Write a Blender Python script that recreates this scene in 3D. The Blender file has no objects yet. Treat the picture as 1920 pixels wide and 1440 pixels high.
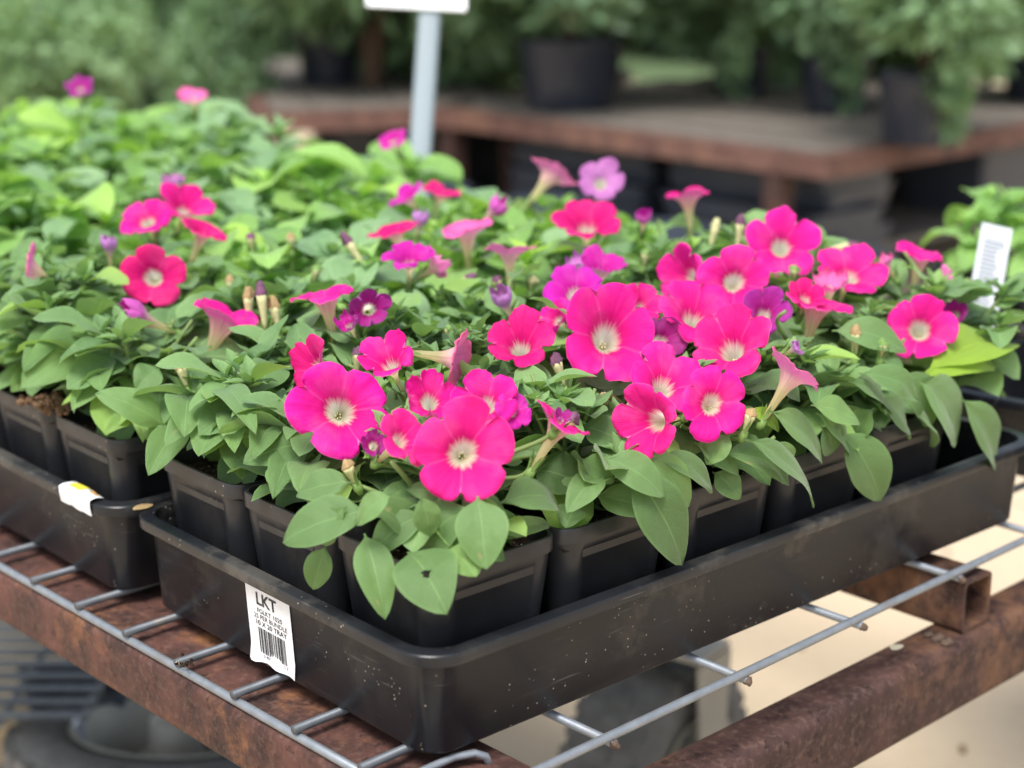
import bpy, bmesh, math, random
from mathutils import Vector, Matrix, noise
S = bpy.context.scene
C = S.collection
R = math.radians
PI = math.pi

# ------------------------------------------------------------------ camera
CAM = Vector((-0.4931, -0.5812, 0.4174))
YAW, PIT, ROL, FPX = 0.8130, -0.2742, 0.0005, 3180.85
FW = Vector((math.cos(PIT)*math.cos(YAW), math.cos(PIT)*math.sin(YAW), math.sin(PIT)))
RT = FW.cross(Vector((0, 0, 1))).normalized()
UP = RT.cross(FW)
RT, UP = math.cos(ROL)*RT + math.sin(ROL)*UP, -math.sin(ROL)*RT + math.cos(ROL)*UP
cd = bpy.data.cameras.new('camera')
cam = bpy.data.objects.new('camera', cd)
C.objects.link(cam)
cam.matrix_world = Matrix(((RT.x, UP.x, -FW.x, CAM.x), (RT.y, UP.y, -FW.y, CAM.y), (RT.z, UP.z, -FW.z, CAM.z), (0, 0, 0, 1)))
cd.sensor_width = 36
cd.lens = FPX/1920*36
cd.clip_start = 0.02
cd.clip_end = 400
cd.dof.use_dof = True
cd.dof.focus_distance = 0.94
cd.dof.aperture_fstop = 5.2
S.camera = cam
S.render.resolution_x, S.render.resolution_y = 1024, 768

# ------------------------------------------------------------------ light
SUN_EL, SUN_AZ = R(62), R(205)          # azimuth measured anticlockwise from +X
w = bpy.data.worlds.new('World')
S.world = w
w.use_nodes = True
nt = w.node_tree
sky = nt.nodes.new('ShaderNodeTexSky')
sky.sky_type = 'NISHITA'
sky.sun_disc = False
sky.sun_elevation = SUN_EL
sky.sun_rotation = PI/2 - SUN_AZ
sky.dust_density = 3.0
hs = nt.nodes.new('ShaderNodeHueSaturation')
hs.inputs['Saturation'].default_value = 0.62
nt.links.new(sky.outputs[0], hs.inputs['Color'])
bg = nt.nodes['Background']
nt.links.new(hs.outputs[0], bg.inputs[0])
bg.inputs[1].default_value = 0.135
sl = bpy.data.lights.new('sun', 'SUN')
sl.energy = 1.8
sl.angle = R(22)
sl.color = (1, .98, .95)
so = bpy.data.objects.new('sun', sl)
C.objects.link(so)
so.rotation_euler = Vector((-math.cos(SUN_EL)*math.cos(SUN_AZ), -math.cos(SUN_EL)*math.sin(SUN_AZ), -math.sin(SUN_EL))).to_track_quat('-Z', 'Y').to_euler()
so.location = (-2, -1, 5)
S.view_settings.view_transform = 'Standard'
S.view_settings.look = 'None'
S.view_settings.gamma = 1
S.view_settings.use_curve_mapping = False
S.view_settings.exposure = 1.0

# ------------------------------------------------------------------ helpers
def un(px, py, **pl):
    """world point where the ray through a photo pixel meets the plane x=, y= or z="""
    d = FW + RT*((px-960)/FPX) - UP*((py-720)/FPX)
    (k, v), = pl.items()
    i = 'xyz'.index(k) if k in 'xyz' else None
    if i is None:
        return CAM + d*v               # d = depth along the view axis
    return CAM + d*((v-CAM[i])/d[i])

def depth(p):
    return (Vector(p)-CAM).dot(FW)

def tag(o, label=None, cat=None, group=None, kind=None):
    for k, v in (('label', label), ('category', cat), ('group', group), ('kind', kind)):
        if v: o[k] = v
    return o

def empty(name, loc, label=None, cat=None, group=None, rz=0):
    o = bpy.data.objects.new(name, None)
    o.empty_display_size = .02
    C.objects.link(o)
    o.location = loc
    o.rotation_euler = (0, 0, rz)
    return tag(o, label, cat, group)

def link(name, me, parent=None, M=None):
    o = bpy.data.objects.new(name, me)
    C.objects.link(o)
    if parent: o.parent = parent
    if M is not None: o.matrix_basis = M
    return o

def mesh(name, vs, fs, mat=None, smooth=True, uv=None):
    me = bpy.data.meshes.new(name)
    me.from_pydata([tuple(v) for v in vs], [], fs)
    if uv:
        ul = me.uv_layers.new(name='UVMap')
        idx = [0]*len(me.loops)
        me.loops.foreach_get('vertex_index', idx)
        flat = [0.0]*(2*len(idx))
        for k, i in enumerate(idx):
            flat[2*k], flat[2*k+1] = uv[i]
        ul.data.foreach_set('uv', flat)
    if smooth: me.polygons.foreach_set('use_smooth', [True]*len(me.polygons))
    if mat: me.materials.append(mat)
    me.update()
    return me

def obj(name, vs, fs, mat, parent=None, smooth=False, uv=None, M=None):
    return link(name, mesh(name, vs, fs, mat, smooth, uv), parent, M)

class MB:
    """collects pieces of one part"""
    def __init__(s): s.v, s.f = [], []
    def add(s, vs, fs):
        o = len(s.v); s.v += [Vector(v) for v in vs]; s.f += [tuple(i+o for i in f) for f in fs]; return s
    def box(s, lo, hi):
        x0, y0, z0 = lo; x1, y1, z1 = hi
        return s.add([(x0,y0,z0),(x1,y0,z0),(x1,y1,z0),(x0,y1,z0),(x0,y0,z1),(x1,y0,z1),(x1,y1,z1),(x0,y1,z1)],
                     [(0,3,2,1),(4,5,6,7),(0,1,5,4),(1,2,6,5),(2,3,7,6),(3,0,4,7)])
    def tube(s, pts, rad, n=8, cap=True):
        pts = [Vector(p) for p in pts]
        rr = rad if isinstance(rad, (list, tuple)) else [rad]*len(pts)
        vs, fs = [], []
        ref = None
        for i, p in enumerate(pts):
            t = (pts[min(i+1, len(pts)-1)] - pts[max(i-1, 0)]).normalized()
            if ref is None:
                ref = Vector((0, 0, 1)) if abs(t.z) < .9 else Vector((1, 0, 0))
            a = (ref - t*ref.dot(t)).normalized(); ref = a
            b = t.cross(a)
            vs += [p + (a*math.cos(2*PI*k/n) + b*math.sin(2*PI*k/n))*rr[i] for k in range(n)]
        for i in range(len(pts)-1):
            for k in range(n):
                fs.append((i*n+k, i*n+(k+1) % n, (i+1)*n+(k+1) % n, (i+1)*n+k))
        if cap:
            fs.append(tuple(range(n))[::-1]); fs.append(tuple((len(pts)-1)*n+k for k in range(n)))
        return s.add(vs, fs)
    def loft(s, loops, cap0=True, cap1=True):
        n = len(loops[0]); vs = [v for l in loops for v in l]; fs = []
        for i in range(len(loops)-1):
            for k in range(n):
                fs.append((i*n+k, i*n+(k+1) % n, (i+1)*n+(k+1) % n, (i+1)*n+k))
        if cap0: fs.append(tuple(range(n))[::-1])
        if cap1: fs.append(tuple((len(loops)-1)*n+k for k in range(n)))
        return s.add(vs, fs)
    def mesh(s, name, mat, smooth=False): return mesh(name, s.v, s.f, mat, smooth)
    def build(s, name, mat, parent=None, smooth=False, M=None): return link(name, s.mesh(name, mat, smooth), parent, M)

def auto_smooth(o, ang=35):
    bm = bmesh.new(); bm.from_mesh(o.data)
    for f in bm.faces: f.smooth = True
    for e in bm.edges:
        if len(e.link_faces) == 2 and e.calc_face_angle(0) > R(ang): e.smooth = False
    bm.to_mesh(o.data); bm.free()
    return o

def rrect(x0, y0, x1, y1, r, z, n=6):
    out = []
    for cx, cy, a in ((x1-r, y0+r, -90), (x1-r, y1-r, 0), (x0+r, y1-r, 90), (x0+r, y0+r, 180)):
        for k in range(n+1):
            t = R(a + 90*k/n)
            out.append(Vector((cx+r*math.cos(t), cy+r*math.sin(t), z)))
    return out

# ------------------------------------------------------------------ materials
class N:
    def __init__(s, name, rough=.5, spec=.5, metal=0):
        s.m = bpy.data.materials.new(name); s.m.use_nodes = True
        s.t = s.m.node_tree; s.p = s.t.nodes['Principled BSDF']; s.out = s.t.nodes['Material Output']
        s.p.inputs['Roughness'].default_value = rough
        s.p.inputs['Specular IOR Level'].default_value = spec
        s.p.inputs['Metallic'].default_value = metal
    def n(s, t, **kw):
        x = s.t.nodes.new('ShaderNode'+t)
        for k, v in kw.items(): setattr(x, k, v)
        return x
    def l(s, a, b): s.t.links.new(a, b)
    def val(s, sock, v):
        if hasattr(v, 'is_output') or isinstance(v, bpy.types.NodeSocket): s.l(v, sock)
        else: sock.default_value = v
    def coord(s, kind='Object', scale=(1, 1, 1)):
        c = s.n('TexCoord'); m = s.n('Mapping'); s.l(c.outputs[kind], m.inputs[0]); m.inputs['Scale'].default_value = scale
        return m.outputs[0]
    def noise(s, vec, scale, detail=4, rough=.55):
        x = s.n('TexNoise'); x.inputs['Scale'].default_value = scale; x.inputs['Detail'].default_value = detail; x.inputs['Roughness'].default_value = rough
        if vec is not None: s.l(vec, x.inputs['Vector'])
        return x.outputs['Fac']
    def ramp(s, f, stops):
        r = s.n('ValToRGB'); e = r.color_ramp.elements
        while len(e) < len(stops): e.new(.5)
        for i, (p, c) in enumerate(stops):
            e[i].position = p; e[i].color = c if len(c) == 4 else (*c, 1)
        s.val(r.inputs[0], f); return r.outputs[0]
    def step(s, f, a, b):
        m = s.n('MapRange'); s.val(m.inputs[0], f); m.inputs[1].default_value = a; m.inputs[2].default_value = b; return m.outputs[0]
    def math(s, op, a, b=0.0, c=0.0):
        m = s.n('Math', operation=op); s.val(m.inputs[0], a); s.val(m.inputs[1], b); s.val(m.inputs[2], c); return m.outputs[0]
    def mix(s, f, a, b, mode='MIX'):
        m = s.n('MixRGB', blend_type=mode); s.val(m.inputs[0], f)
        for k, v in ((1, a), (2, b)): s.val(m.inputs[k], (*v, 1) if isinstance(v, tuple) and len(v) == 3 else v)
        return m.outputs[0]
    def n_z(s):
        x = s.n('SeparateXYZ'); s.l(s.coord(), x.inputs[0]); return x.outputs[2]
    def rand(s): return s.n('ObjectInfo').outputs['Random']
    def bump(s, h, strength=.3, dist=.001):
        b = s.n('Bump'); b.inputs['Strength'].default_value = strength; b.inputs['Distance'].default_value = dist; s.l(h, b.inputs['Height'])
        s.l(b.outputs[0], s.p.inputs['Normal']); return b.outputs[0]
    def col(s, c): s.val(s.p.inputs['Base Color'], (*c, 1) if isinstance(c, tuple) and len(c) == 3 else c); return s

def leaf_material(name, dark, light, young, transl=.3, veins=True):
    a = N(name, .5, .4)
    uvn = a.n('TexCoord').outputs['UV']
    sp = a.n('SeparateXYZ'); a.l(uvn, sp.inputs[0])
    u, v = sp.outputs[0], sp.outputs[1]                 # u across -1..1 stored 0..1, v along
    rnd = a.rand()
    base = a.ramp(rnd, [(0, dark), (.5, tuple((p+q)/2 for p, q in zip(dark, light))), (.9, light), (1, young)])
    big = a.noise(a.coord('Object', (1, 1, 1)), 3.0, 3)
    base = a.mix(a.math('MULTIPLY', a.step(big, .35, .7), .3), base, tuple(c*1.35 for c in light))
    h = None
    if veins:
        au = a.math('ABSOLUTE', a.math('MULTIPLY_ADD', u, 2, -1))
        mid = a.step(au, .06, .0)
        # side veins sweep forwards from the midrib
        ph = a.math('MULTIPLY', a.math('SUBTRACT', v, a.math('MULTIPLY', a.math('POWER', au, 1.5), .24)), 5.5)
        fr = a.math('ABSOLUTE', a.math('SUBTRACT', a.math('FRACT', ph), .5))
        side = a.math('MULTIPLY', a.step(fr, .05, .0), a.step(au, .85, .1))
        vein = a.math('MAXIMUM', mid, a.math('MULTIPLY', side, .3))
        base = a.mix(a.math('MULTIPLY', vein, .42), base, tuple(c*1.5+.02 for c in light))
        fine = a.noise(a.coord('Generated', (1, 1, 1)), 55, 3)
        base = a.mix(a.math('MULTIPLY', a.step(fine, .55, .75), .22), base, tuple(c*1.7+.03 for c in light))
        base = a.mix(a.math('MULTIPLY', a.step(fine, .42, .25), .25), base, tuple(c*.6 for c in dark))
        quilt = a.math('MULTIPLY', a.math('SINE', a.math('MULTIPLY', fr, PI)), .12)
        h = a.math('SUBTRACT', a.math('ADD', quilt, a.math('MULTIPLY', fine, .35)), a.math('MULTIPLY', mid, 1.2))
        a.bump(h, .22, .02)
        a.p.inputs['Sheen Weight'].default_value = .25; a.p.inputs['Sheen Roughness'].default_value = .4
    if veins:
        vo = a.n('TexVoronoi'); vo.inputs['Scale'].default_value = 3.2
        cc = a.n('CombineXYZ'); a.l(a.math('MULTIPLY_ADD', u, .6, a.math('MULTIPLY', rnd, 50)), cc.inputs[0]); a.l(a.math('MULTIPLY_ADD', rnd, 31, v), cc.inputs[1]); a.l(cc.outputs[0], vo.inputs['Vector'])
        so_ = a.n('SeparateXYZ'); a.l(vo.outputs['Color'], so_.inputs[0])
        spot_ = a.math('MULTIPLY', a.step(vo.outputs['Distance'], .2, .1), a.math('GREATER_THAN', so_.outputs[0], .93))
        base = a.mix(a.math('MULTIPLY', spot_, .6), base, (.34, .3, .14))
        edge = a.math('MULTIPLY', a.step(a.math('ABSOLUTE', a.math('MULTIPLY_ADD', u, 2, -1)), .86, 1.0), .3)
        base = a.mix(edge, base, tuple(c*1.35 for c in light))
    geo = a.n('NewGeometry')
    base = a.mix(a.math('MULTIPLY', geo.outputs['Backfacing'], .4), base, tuple(c*1.3+.02 for c in light))
    a.col(base)
    tr = a.n('BsdfTranslucent'); a.l(a.mix(1, base, (1.25, 1.3, .55), 'MULTIPLY'), tr.inputs[0])
    mx = a.n('MixShader'); mx.inputs[0].default_value = transl
    a.l(a.p.outputs[0], mx.inputs[1]); a.l(tr.outputs[0], mx.inputs[2]); a.l(mx.outputs[0], a.out.inputs[0])
    return a.m

M_LEAF = leaf_material('petunia_leaf', (.09, .185, .065), (.21, .355, .125), (.31, .49, .08))
M_LEAF_HERO = leaf_material('petunia_leaf_large', (.085, .165, .05), (.165, .29, .095), (.19, .325, .085))
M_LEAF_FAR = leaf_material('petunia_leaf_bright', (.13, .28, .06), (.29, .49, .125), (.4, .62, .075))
M_LEAF_LIME = leaf_material('petunia_leaf_lime', (.23, .36, .03), (.25, .4, .035), (.3, .44, .05))
M_LEAF_PALE = leaf_material('petunia_leaf_pale', (.2, .33, .09), (.24, .38, .11), (.26, .38, .14))
M_SHRUB = leaf_material('shrub_leaf', (.08, .15, .08), (.2, .32, .165), (.3, .44, .2), .25, False)
M_CONIFER = leaf_material('conifer_spray', (.06, .12, .065), (.165, .27, .145), (.25, .38, .19), .2, False)

def petal_material(name, inner, outer, back, vein=.35, throat=(.97, .92, .7), throat_edge=.325):
    a = N(name, .6, .12)
    sp = a.n('SeparateXYZ'); a.l(a.n('TexCoord').outputs['UV'], sp.inputs[0])
    u, v = sp.outputs[0], sp.outputs[1]
    cu = a.n('CombineXYZ'); a.l(a.math('MULTIPLY', u, 46), cu.inputs[0]); a.l(a.math('MULTIPLY', v, 1.6), cu.inputs[1]); a.l(a.math('MULTIPLY', a.rand(), 40), cu.inputs[2])
    streak = a.noise(cu.outputs[0], 1.0, 3, .6)
    vv = a.math('ADD', v, a.math('MULTIPLY', a.math('SUBTRACT', streak, .5), .2))
    rnd = a.mix(a.rand(), outer, tuple(min(1, c*f) for c, f in zip(outer, (1, 1.6, .72))))
    col = a.mix(a.step(v, .4, .8), inner, rnd)
    lobe5 = a.math('ABSOLUTE', a.math('SUBTRACT', a.math('FRACT', a.math('MULTIPLY', u, 5)), .5))       # 0 on the midrib, .5 on the seam
    col = a.mix(a.math('MULTIPLY', a.math('MULTIPLY', a.step(lobe5, .035, .0), a.step(v, .95, .5)), .35), col, tuple(c*.6 for c in outer))
    col = a.mix(a.math('MULTIPLY', a.math('MULTIPLY', a.step(lobe5, .44, .5), a.step(v, .9, .45)), .3), col, back)
    wash = a.noise(a.coord('Object', (1.6, 1.6, 1.6)), 1.0, 3)
    col = a.mix(a.math('MULTIPLY', a.step(wash, .5, .8), .3), col, back)
    col = a.mix(a.math('MULTIPLY', a.step(streak, .6, .75), vein), col, tuple(c*.55 for c in outer))
    white = a.mix(a.step(v, .0, .12), (.85, .8, .45), throat)
    white = a.mix(a.math('MULTIPLY', a.step(streak, .58, .68), a.math('MULTIPLY', a.step(v, .36, .28), .4)), white, (.5, .38, .2))
    fc = a.mix(a.step(vv, throat_edge-.05, throat_edge+.07), white, col)
    bk = a.mix(a.step(vv, .25, .62), a.mix(a.step(streak, .45, .65), (.72, .66, .4), (.5, .5, .25)), a.mix(a.math('MULTIPLY', streak, .5), back, outer))
    geo = a.n('NewGeometry')
    c = a.mix(geo.outputs['Backfacing'], fc, bk)
    c = a.mix(a.math('MULTIPLY', a.step(v, .96, .995), .35), c, back)
    a.col(c)
    wr_ = a.noise(a.coord('Object', (1, 1, 1)), 3, 2, .5)
    a.bump(a.math('ADD', a.math('MULTIPLY', streak, .35), a.math('MULTIPLY', wr_, .4)), .22, .02)
    tr = a.n('BsdfTranslucent'); a.l(c, tr.inputs[0])
    mx = a.n('MixShader'); a.l(a.math('MULTIPLY_ADD', a.step(v, .42, .25), .4, .32), mx.inputs[0])
    a.l(a.p.outputs[0], mx.inputs[1]); a.l(tr.outputs[0], mx.inputs[2]); a.l(mx.outputs[0], a.out.inputs[0])
    return a.m

PETAL = {
    'hot': petal_material('petal_hot_pink', (.74, .012, .22), (.8, .013, .33), (.82, .18, .44)),
    'red': petal_material('petal_red_pink', (.66, .008, .17), (.72, .01, .235), (.8, .13, .36)),
    'mag': petal_material('petal_magenta', (.58, .012, .29), (.58, .018, .42), (.64, .16, .5), .55),
    'pur': petal_material('petal_purple', (.4, .012, .2), (.36, .022, .3), (.5, .14, .42), .75),
    'pale': petal_material('petal_pale_pink', (.84, .2, .48), (.84, .1, .42), (.85, .26, .54), .3),
    'lil': petal_material('petal_lilac', (.62, .24, .56), (.46, .11, .5), (.62, .32, .64), .4),
}
def plain(name, c, rough=.5, spec=.5, metal=0, var=.25, scale=30, bump=0):
    a = N(name, rough, spec, metal)
    v = a.noise(a.coord(), scale, 5)
    a.col(a.mix(v, tuple(x*(1-var) for x in c), tuple(min(1, x*(1+var)) for x in c)))
    if bump: a.bump(v, bump, .002)
    return a.m
M_STEM = plain('petunia_stem', (.17, .25, .08), .55, .3)
M_CALYX = plain('calyx_green', (.16, .27, .07), .55, .3)
M_TUBE = plain('wilted_tube', (.5, .48, .24), .6, .3, 0, .35, 300)
M_DRY = plain('dried_petal', (.16, .07, .12), .8, .2, 0, .7, 400)
M_DRYTAN = plain('dried_tip', (.36, .25, .12), .8, .2, 0, .5, 400)
M_ANTHER = plain('anther', (.8, .74, .42), .6)

def plastic(name, base=(.008, .0095, .013), dust=.3, specks=True, brown=0.0):
    a = N(name, .36, .36)
    co = a.coord()
    big = a.noise(co, 9, 5)
    c = a.mix(a.math('MULTIPLY', a.step(big, .38, .75), dust), base, (.06, .06, .06))
    stain = a.math('MULTIPLY', a.step(a.noise(co, 22, 6, .7), .52, .62), a.step(a.noise(co, 5, 2), .42, .6))
    c = a.mix(a.math('MULTIPLY', stain, .3), c, (.16, .145, .12))
    scr = a.noise(a.coord('Object', (25, 25, 500)), 1.0, 2)
    c = a.mix(a.math('MULTIPLY', a.math('MULTIPLY', a.step(scr, .66, .72), a.step(a.noise(co, 12, 2), .5, .6)), .4), c, (.16, .16, .16))
    str_ = a.noise(a.coord('Object', (14, 14, 160)), 1.0, 3)
    c = a.mix(a.math('MULTIPLY', a.step(str_, .6, .8), .2), c, (.1, .095, .085))
    if specks:
        vo = a.n('TexVoronoi'); vo.inputs['Scale'].default_value = 340; a.l(co, vo.inputs['Vector'])
        sp = a.n('SeparateXYZ'); a.l(vo.outputs['Color'], sp.inputs[0])
        cl = a.math('ADD', a.noise(co, 16, 2), a.math('MULTIPLY', a.step(a.n_z(), .03, .0), .16))
        m = a.math('MULTIPLY', a.math('LESS_THAN', vo.outputs['Distance'], .17), a.math('GREATER_THAN', a.math('MULTIPLY', sp.outputs[0], a.step(cl, .25, .6)), .74))
        c = a.mix(a.math('MULTIPLY', m, .8), c, a.mix(sp.outputs[1], (.55, .5, .42), (.2, .13, .08)))
    a.col(c)
    a.val(a.p.inputs['Roughness'], a.math('MULTIPLY_ADD', big, .32, .16))
    a.bump(a.noise(co, 220, 3), .06, .001)
    return a.m
M_TRAY = plastic('black_tray_plastic')
M_POT = plastic('black_pot_plastic', (.016, .017, .02), .55)
M_BIGPOT = plastic('big_pot_plastic', (.016, .021, .034), .12, False)

def rust(name, dark=(.05, .026, .02), mid=(.115, .055, .038), hot=(.36, .17, .055), amount=.5, s=1.0, streak=True):
    a = N(name, .78, .25)
    co = a.coord()
    n1 = a.noise(co, 38*s, 8, .65); n2 = a.noise(co, 12*s, 5); n3 = a.noise(co, 190*s, 4, .7)
    c = a.mix(a.step(n1, .35, .68), dark, mid)
    c = a.mix(a.math('MULTIPLY', a.step(n3, .5, .75), .45), c, (.2, .13, .1))
    n4 = a.noise(co, 70*s, 3, .8)
    c = a.mix(a.math('MULTIPLY', a.step(n4, .58, .66), .7), c, tuple(q*.55 for q in dark))
    c = a.mix(a.math('MULTIPLY', a.math('MULTIPLY', a.step(n2, .5, .62), a.step(n1, .42, .62)), amount), c, hot)
    if streak:
        st = a.noise(a.coord('Object', (120, 120, 14)), 1.0, 4)
        c = a.mix(a.math('MULTIPLY', a.step(st, .52, .72), .4), c, (.055, .03, .026))
    a.col(c)
    a.bump(a.math('ADD', n3, n1), .55, .0012)
    a.val(a.p.inputs['Roughness'], a.math('MULTIPLY_ADD', n1, .4, .5))
    return a.m
M_RUST = rust('rusty_steel', (.038, .021, .018), (.125, .054, .041), (.4, .18, .06), .6)
M_RUST_DARK = rust('rusty_rail', (.026, .014, .013), (.088, .046, .038), (.22, .11, .05), .5)
M_RUST_FAR = rust('rusty_bench', (.09, .048, .04), (.19, .098, .075), (.26, .14, .08), .4, .4, False)
def zinc(name='galvanised_wire', k=1.0):
    a = N(name, .5, .5, .5)
    n = a.noise(a.coord(), 120, 5); n2 = a.noise(a.coord(), 30, 3)
    c = a.mix(n, tuple(q*k for q in (.16, .18, .2)), tuple(q*k for q in (.33, .36, .39)))
    c = a.mix(a.math('MULTIPLY', a.step(n2, .6, .75), .55), c, (.2, .16, .12))
    a.col(c); a.bump(n, .2, .0006); return a.m
M_ZINC = zinc()
M_ZINC_DULL = zinc('weathered_wire', .42)
M_WELD = plain('rusty_weld', (.11, .075, .055), .85, .2, 0, .5, 300, .4)
M_SOIL = N('potting_soil', .95, .1)
_co = M_SOIL.coord(); _n = M_SOIL.noise(_co, 260, 6, .7); _n2 = M_SOIL.noise(_co, 480, 2)
M_SOIL.col(M_SOIL.mix(M_SOIL.step(_n2, .64, .7), M_SOIL.ramp(_n, [(.3, (.008, .006, .005)), (.55, (.035, .022, .015)), (.75, (.12, .075, .045))]), (.5, .46, .4))); M_SOIL.bump(_n, .8, .003); M_SOIL = M_SOIL.m
M_CRUMB = plain('soil_crumb', (.14, .085, .05), .95, .1, 0, .6, 300)
M_WHITE = plain('white_sticker', (.78, .79, .8), .5, .4, 0, .05, 60)
M_INK = plain('black_ink', (.025, .025, .027), .6)
M_GREYINK = plain('grey_ink', (.16, .18, .2), .6)
M_YELLOW = plain('yellow_print', (.75, .68, .06), .5)
M_ORANGE = plain('orange_print', (.6, .33, .12), .6)
M_POST = plain('grey_white_post', (.22, .27, .29), .5, .4, 0, .12, 8)
M_SIGN = plain('white_sign', (.85, .86, .87), .4)
def ground_mat():
    a = N('tan_concrete', .9, .2)
    co = a.coord()
    n1 = a.noise(co, 1.3, 6); n2 = a.noise(co, 40, 6)
    c = a.mix(n1, (.5, .395, .265), (.61, .49, .34))
    c = a.mix(a.math('MULTIPLY', a.step(n2, .5, .8), .25), c, (.36, .27, .17))
    a.col(c); a.bump(n2, .2, .004); return a.m
M_GROUND = ground_mat()
M_LAWN = plain('lawn', (.1, .145, .07), .9, .1, 0, .4, 3)
M_TYRE = plain('dusty_tyre_rubber', (.13, .128, .122), .8, .3, 0, .5, 45, .2)
M_RIM = plain('grey_wheel_rim', (.34, .33, .29), .5, .5, .3, .25, 20)
M_WOOD = plain('weathered_boards', (.15, .132, .112), .85, .2, 0, .35, 25, .3)
M_GREYBOX = plain('grey_black_crate', (.045, .055, .075), .45, .5, 0, .3, 8)
M_BARK = plain('bark', (.12, .08, .055), .9, .1, 0, .4, 60, .5)

# ------------------------------------------------------------------ setting
GZ = -0.5
def sheet(name, x0, y0, x1, y1, z, mat):
    o = obj(name, [(x0, y0, z), (x1, y0, z), (x1, y1, z), (x0, y1, z)], [(0, 1, 2, 3)], mat)
    return tag(o, kind='structure')
sheet('ground', -150, -150, 150, 150, GZ, M_GROUND)
_l = sheet('lawn', -40, -30, 60, 40, 0, M_LAWN)
_l.matrix_basis = Matrix.Translation(CAM.xy.to_3d() + Vector((FW.x, FW.y, 0)).normalized()*39.3 + Vector((0, 0, GZ+.006))) @ Matrix.Rotation(YAW-PI/2, 4, 'Z')
_l.data.transform(Matrix.Diagonal((1, 1, 1, 1)))

# ------------------------------------------------------------------ the cart the trays stand on
cart = empty('nursery_cart', (0, 0, GZ), 'rusty steel cart with a galvanised wire mesh deck under the black trays', 'cart')
def cl(o):
    o.parent = cart; o.location = (0, 0, -GZ); return o
WR = .0026
ZX, ZY = -WR, -3*WR
def wire(p0, p1, n=8, wob=.001, seed=0, mat=None):
    rnd = random.Random(seed)
    p0, p1 = Vector(p0), Vector(p1)
    k = 14
    pts = []
    for i in range(k+1):
        p = p0.lerp(p1, i/k)
        if 0 < i < k: p += Vector((rnd.uniform(-wob, wob), rnd.uniform(-wob, wob), rnd.uniform(-wob*.3, 0)))
        pts.append(p)
    return cl(MB().tube(pts, WR, n).build('wire', mat or M_ZINC, cart, True))
LX, LY = .97, 1.54
for j in range(28):
    y = -.0253 if j == 0 else .0341 + (j-1)*.0568
    if j == 0:
        wire((-.0145-.12, y-.003, ZX-.001), (1.44, y, ZX), seed=j, wob=.0005)
    else:
        wire((-.0165, y, ZX), (1.44 if j < 7 else LX, y, ZX), seed=j, mat=M_ZINC_DULL)
wire((-.0130, -.012, ZY), (-.0126, LY, ZY), seed=90, wob=.0003)
for i in range(13):
    x = .1033 + i*.1108
    wire((x, -.0300, ZY), (x, LY if x < LX else .33, ZY), seed=100+i)
    s = MB(); c0 = Vector((x, -.0302, ZY-.0002))
    bm = bmesh.new(); bmesh.ops.create_icosphere(bm, subdivisions=2, radius=.0027)
    vs = [c0 + v.co*(1+.7*noise.noise(v.co*420+Vector((i, 0, 0)))) for v in bm.verts]; fs = [[q.index for q in f.verts] for f in bm.faces]; bm.free()
    cl(s.add(vs, fs).build('weld_bead', M_WELD, cart, True))
# bent wire end at the near corner
cl(MB().tube([un(760, 1462, z=-.006), un(800, 1442, z=-.005), un(850, 1420, z=-.004), un(890, 1412, z=-.004), un(910, 1418, z=-.006), un(917, 1432, z=-.012), un(912, 1450, z=-.02)], WR*.85, 8).build('bent_wire', M_ZINC, cart, True))

def square_tube(p0, p1, w, h, wall=.003, r=.005, name='cross_tube', mat=None):
    """hollow square tube from p0 to p1, top face centre line"""
    p0, p1 = Vector(p0), Vector(p1)
    t = (p1-p0).normalized(); sdir = Vector((0, 0, 1)).cross(t).normalized(); u = t.cross(sdir)
    def ring(p, a, b, rr):
        return [p + sdir*q.x + u*(q.y - h/2) for q in rrect(-a/2, -b/2, a/2, b/2, rr, 0, 4)]
    o1, o2 = ring(p0, w, h, r), ring(p1, w, h, r)
    i1, i2 = ring(p0, w-2*wall, h-2*wall, r*.5), ring(p1, w-2*wall, h-2*wall, r*.5)
    # several cuts along so the face can be slightly uneven
    outs = [[a.lerp(b, k/24) for a, b in zip(o1, o2)] for k in range(25)]
    for k, lp in enumerate(outs):
        for q in lp: q += Vector((0, 0, 1))*.0004*noise.noise(q*30)
    m = MB().loft([i2, i1] + outs + [i2], False, False)
    return auto_smooth(cl(m.build(name, mat or M_RUST, cart)), 40)
ZT = ZY - WR - .0003
square_tube((.0225, -.0305, ZT), (.0225, LY, ZT), .077, .0375)
square_tube((.4546, -.0312, ZT), (.4546, LY, ZT), .034, .0375, mat=M_RUST_DARK)
square_tube((.95, -.0305, ZT), (.95, LY, ZT), .035, .0375)
square_tube((1.42, -.0305, ZT), (1.42, .33, ZT), .035, .0375)
ZR = ZT - .0378
square_tube((-.32, -.0205, ZR), (1.5, -.0205, ZR), .036, .052, .0035, .008, 'side_rail', M_RUST_DARK)
square_tube((-.32, 1.52, ZR), (1.0, 1.52, ZR), .039, .052, .0035, .011, 'side_rail', M_RUST_DARK)
for x, y in ((-.1, -.0205), (1.46, -.0205), (-.1, 1.52), (.85, 1.52)):
    cl(MB().loft([rrect(x-.018, y-.018, x+.018, y+.018, .005, z, 3) for z in (GZ, ZR-.052)]).build('leg', M_RUST_DARK, cart))
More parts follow.
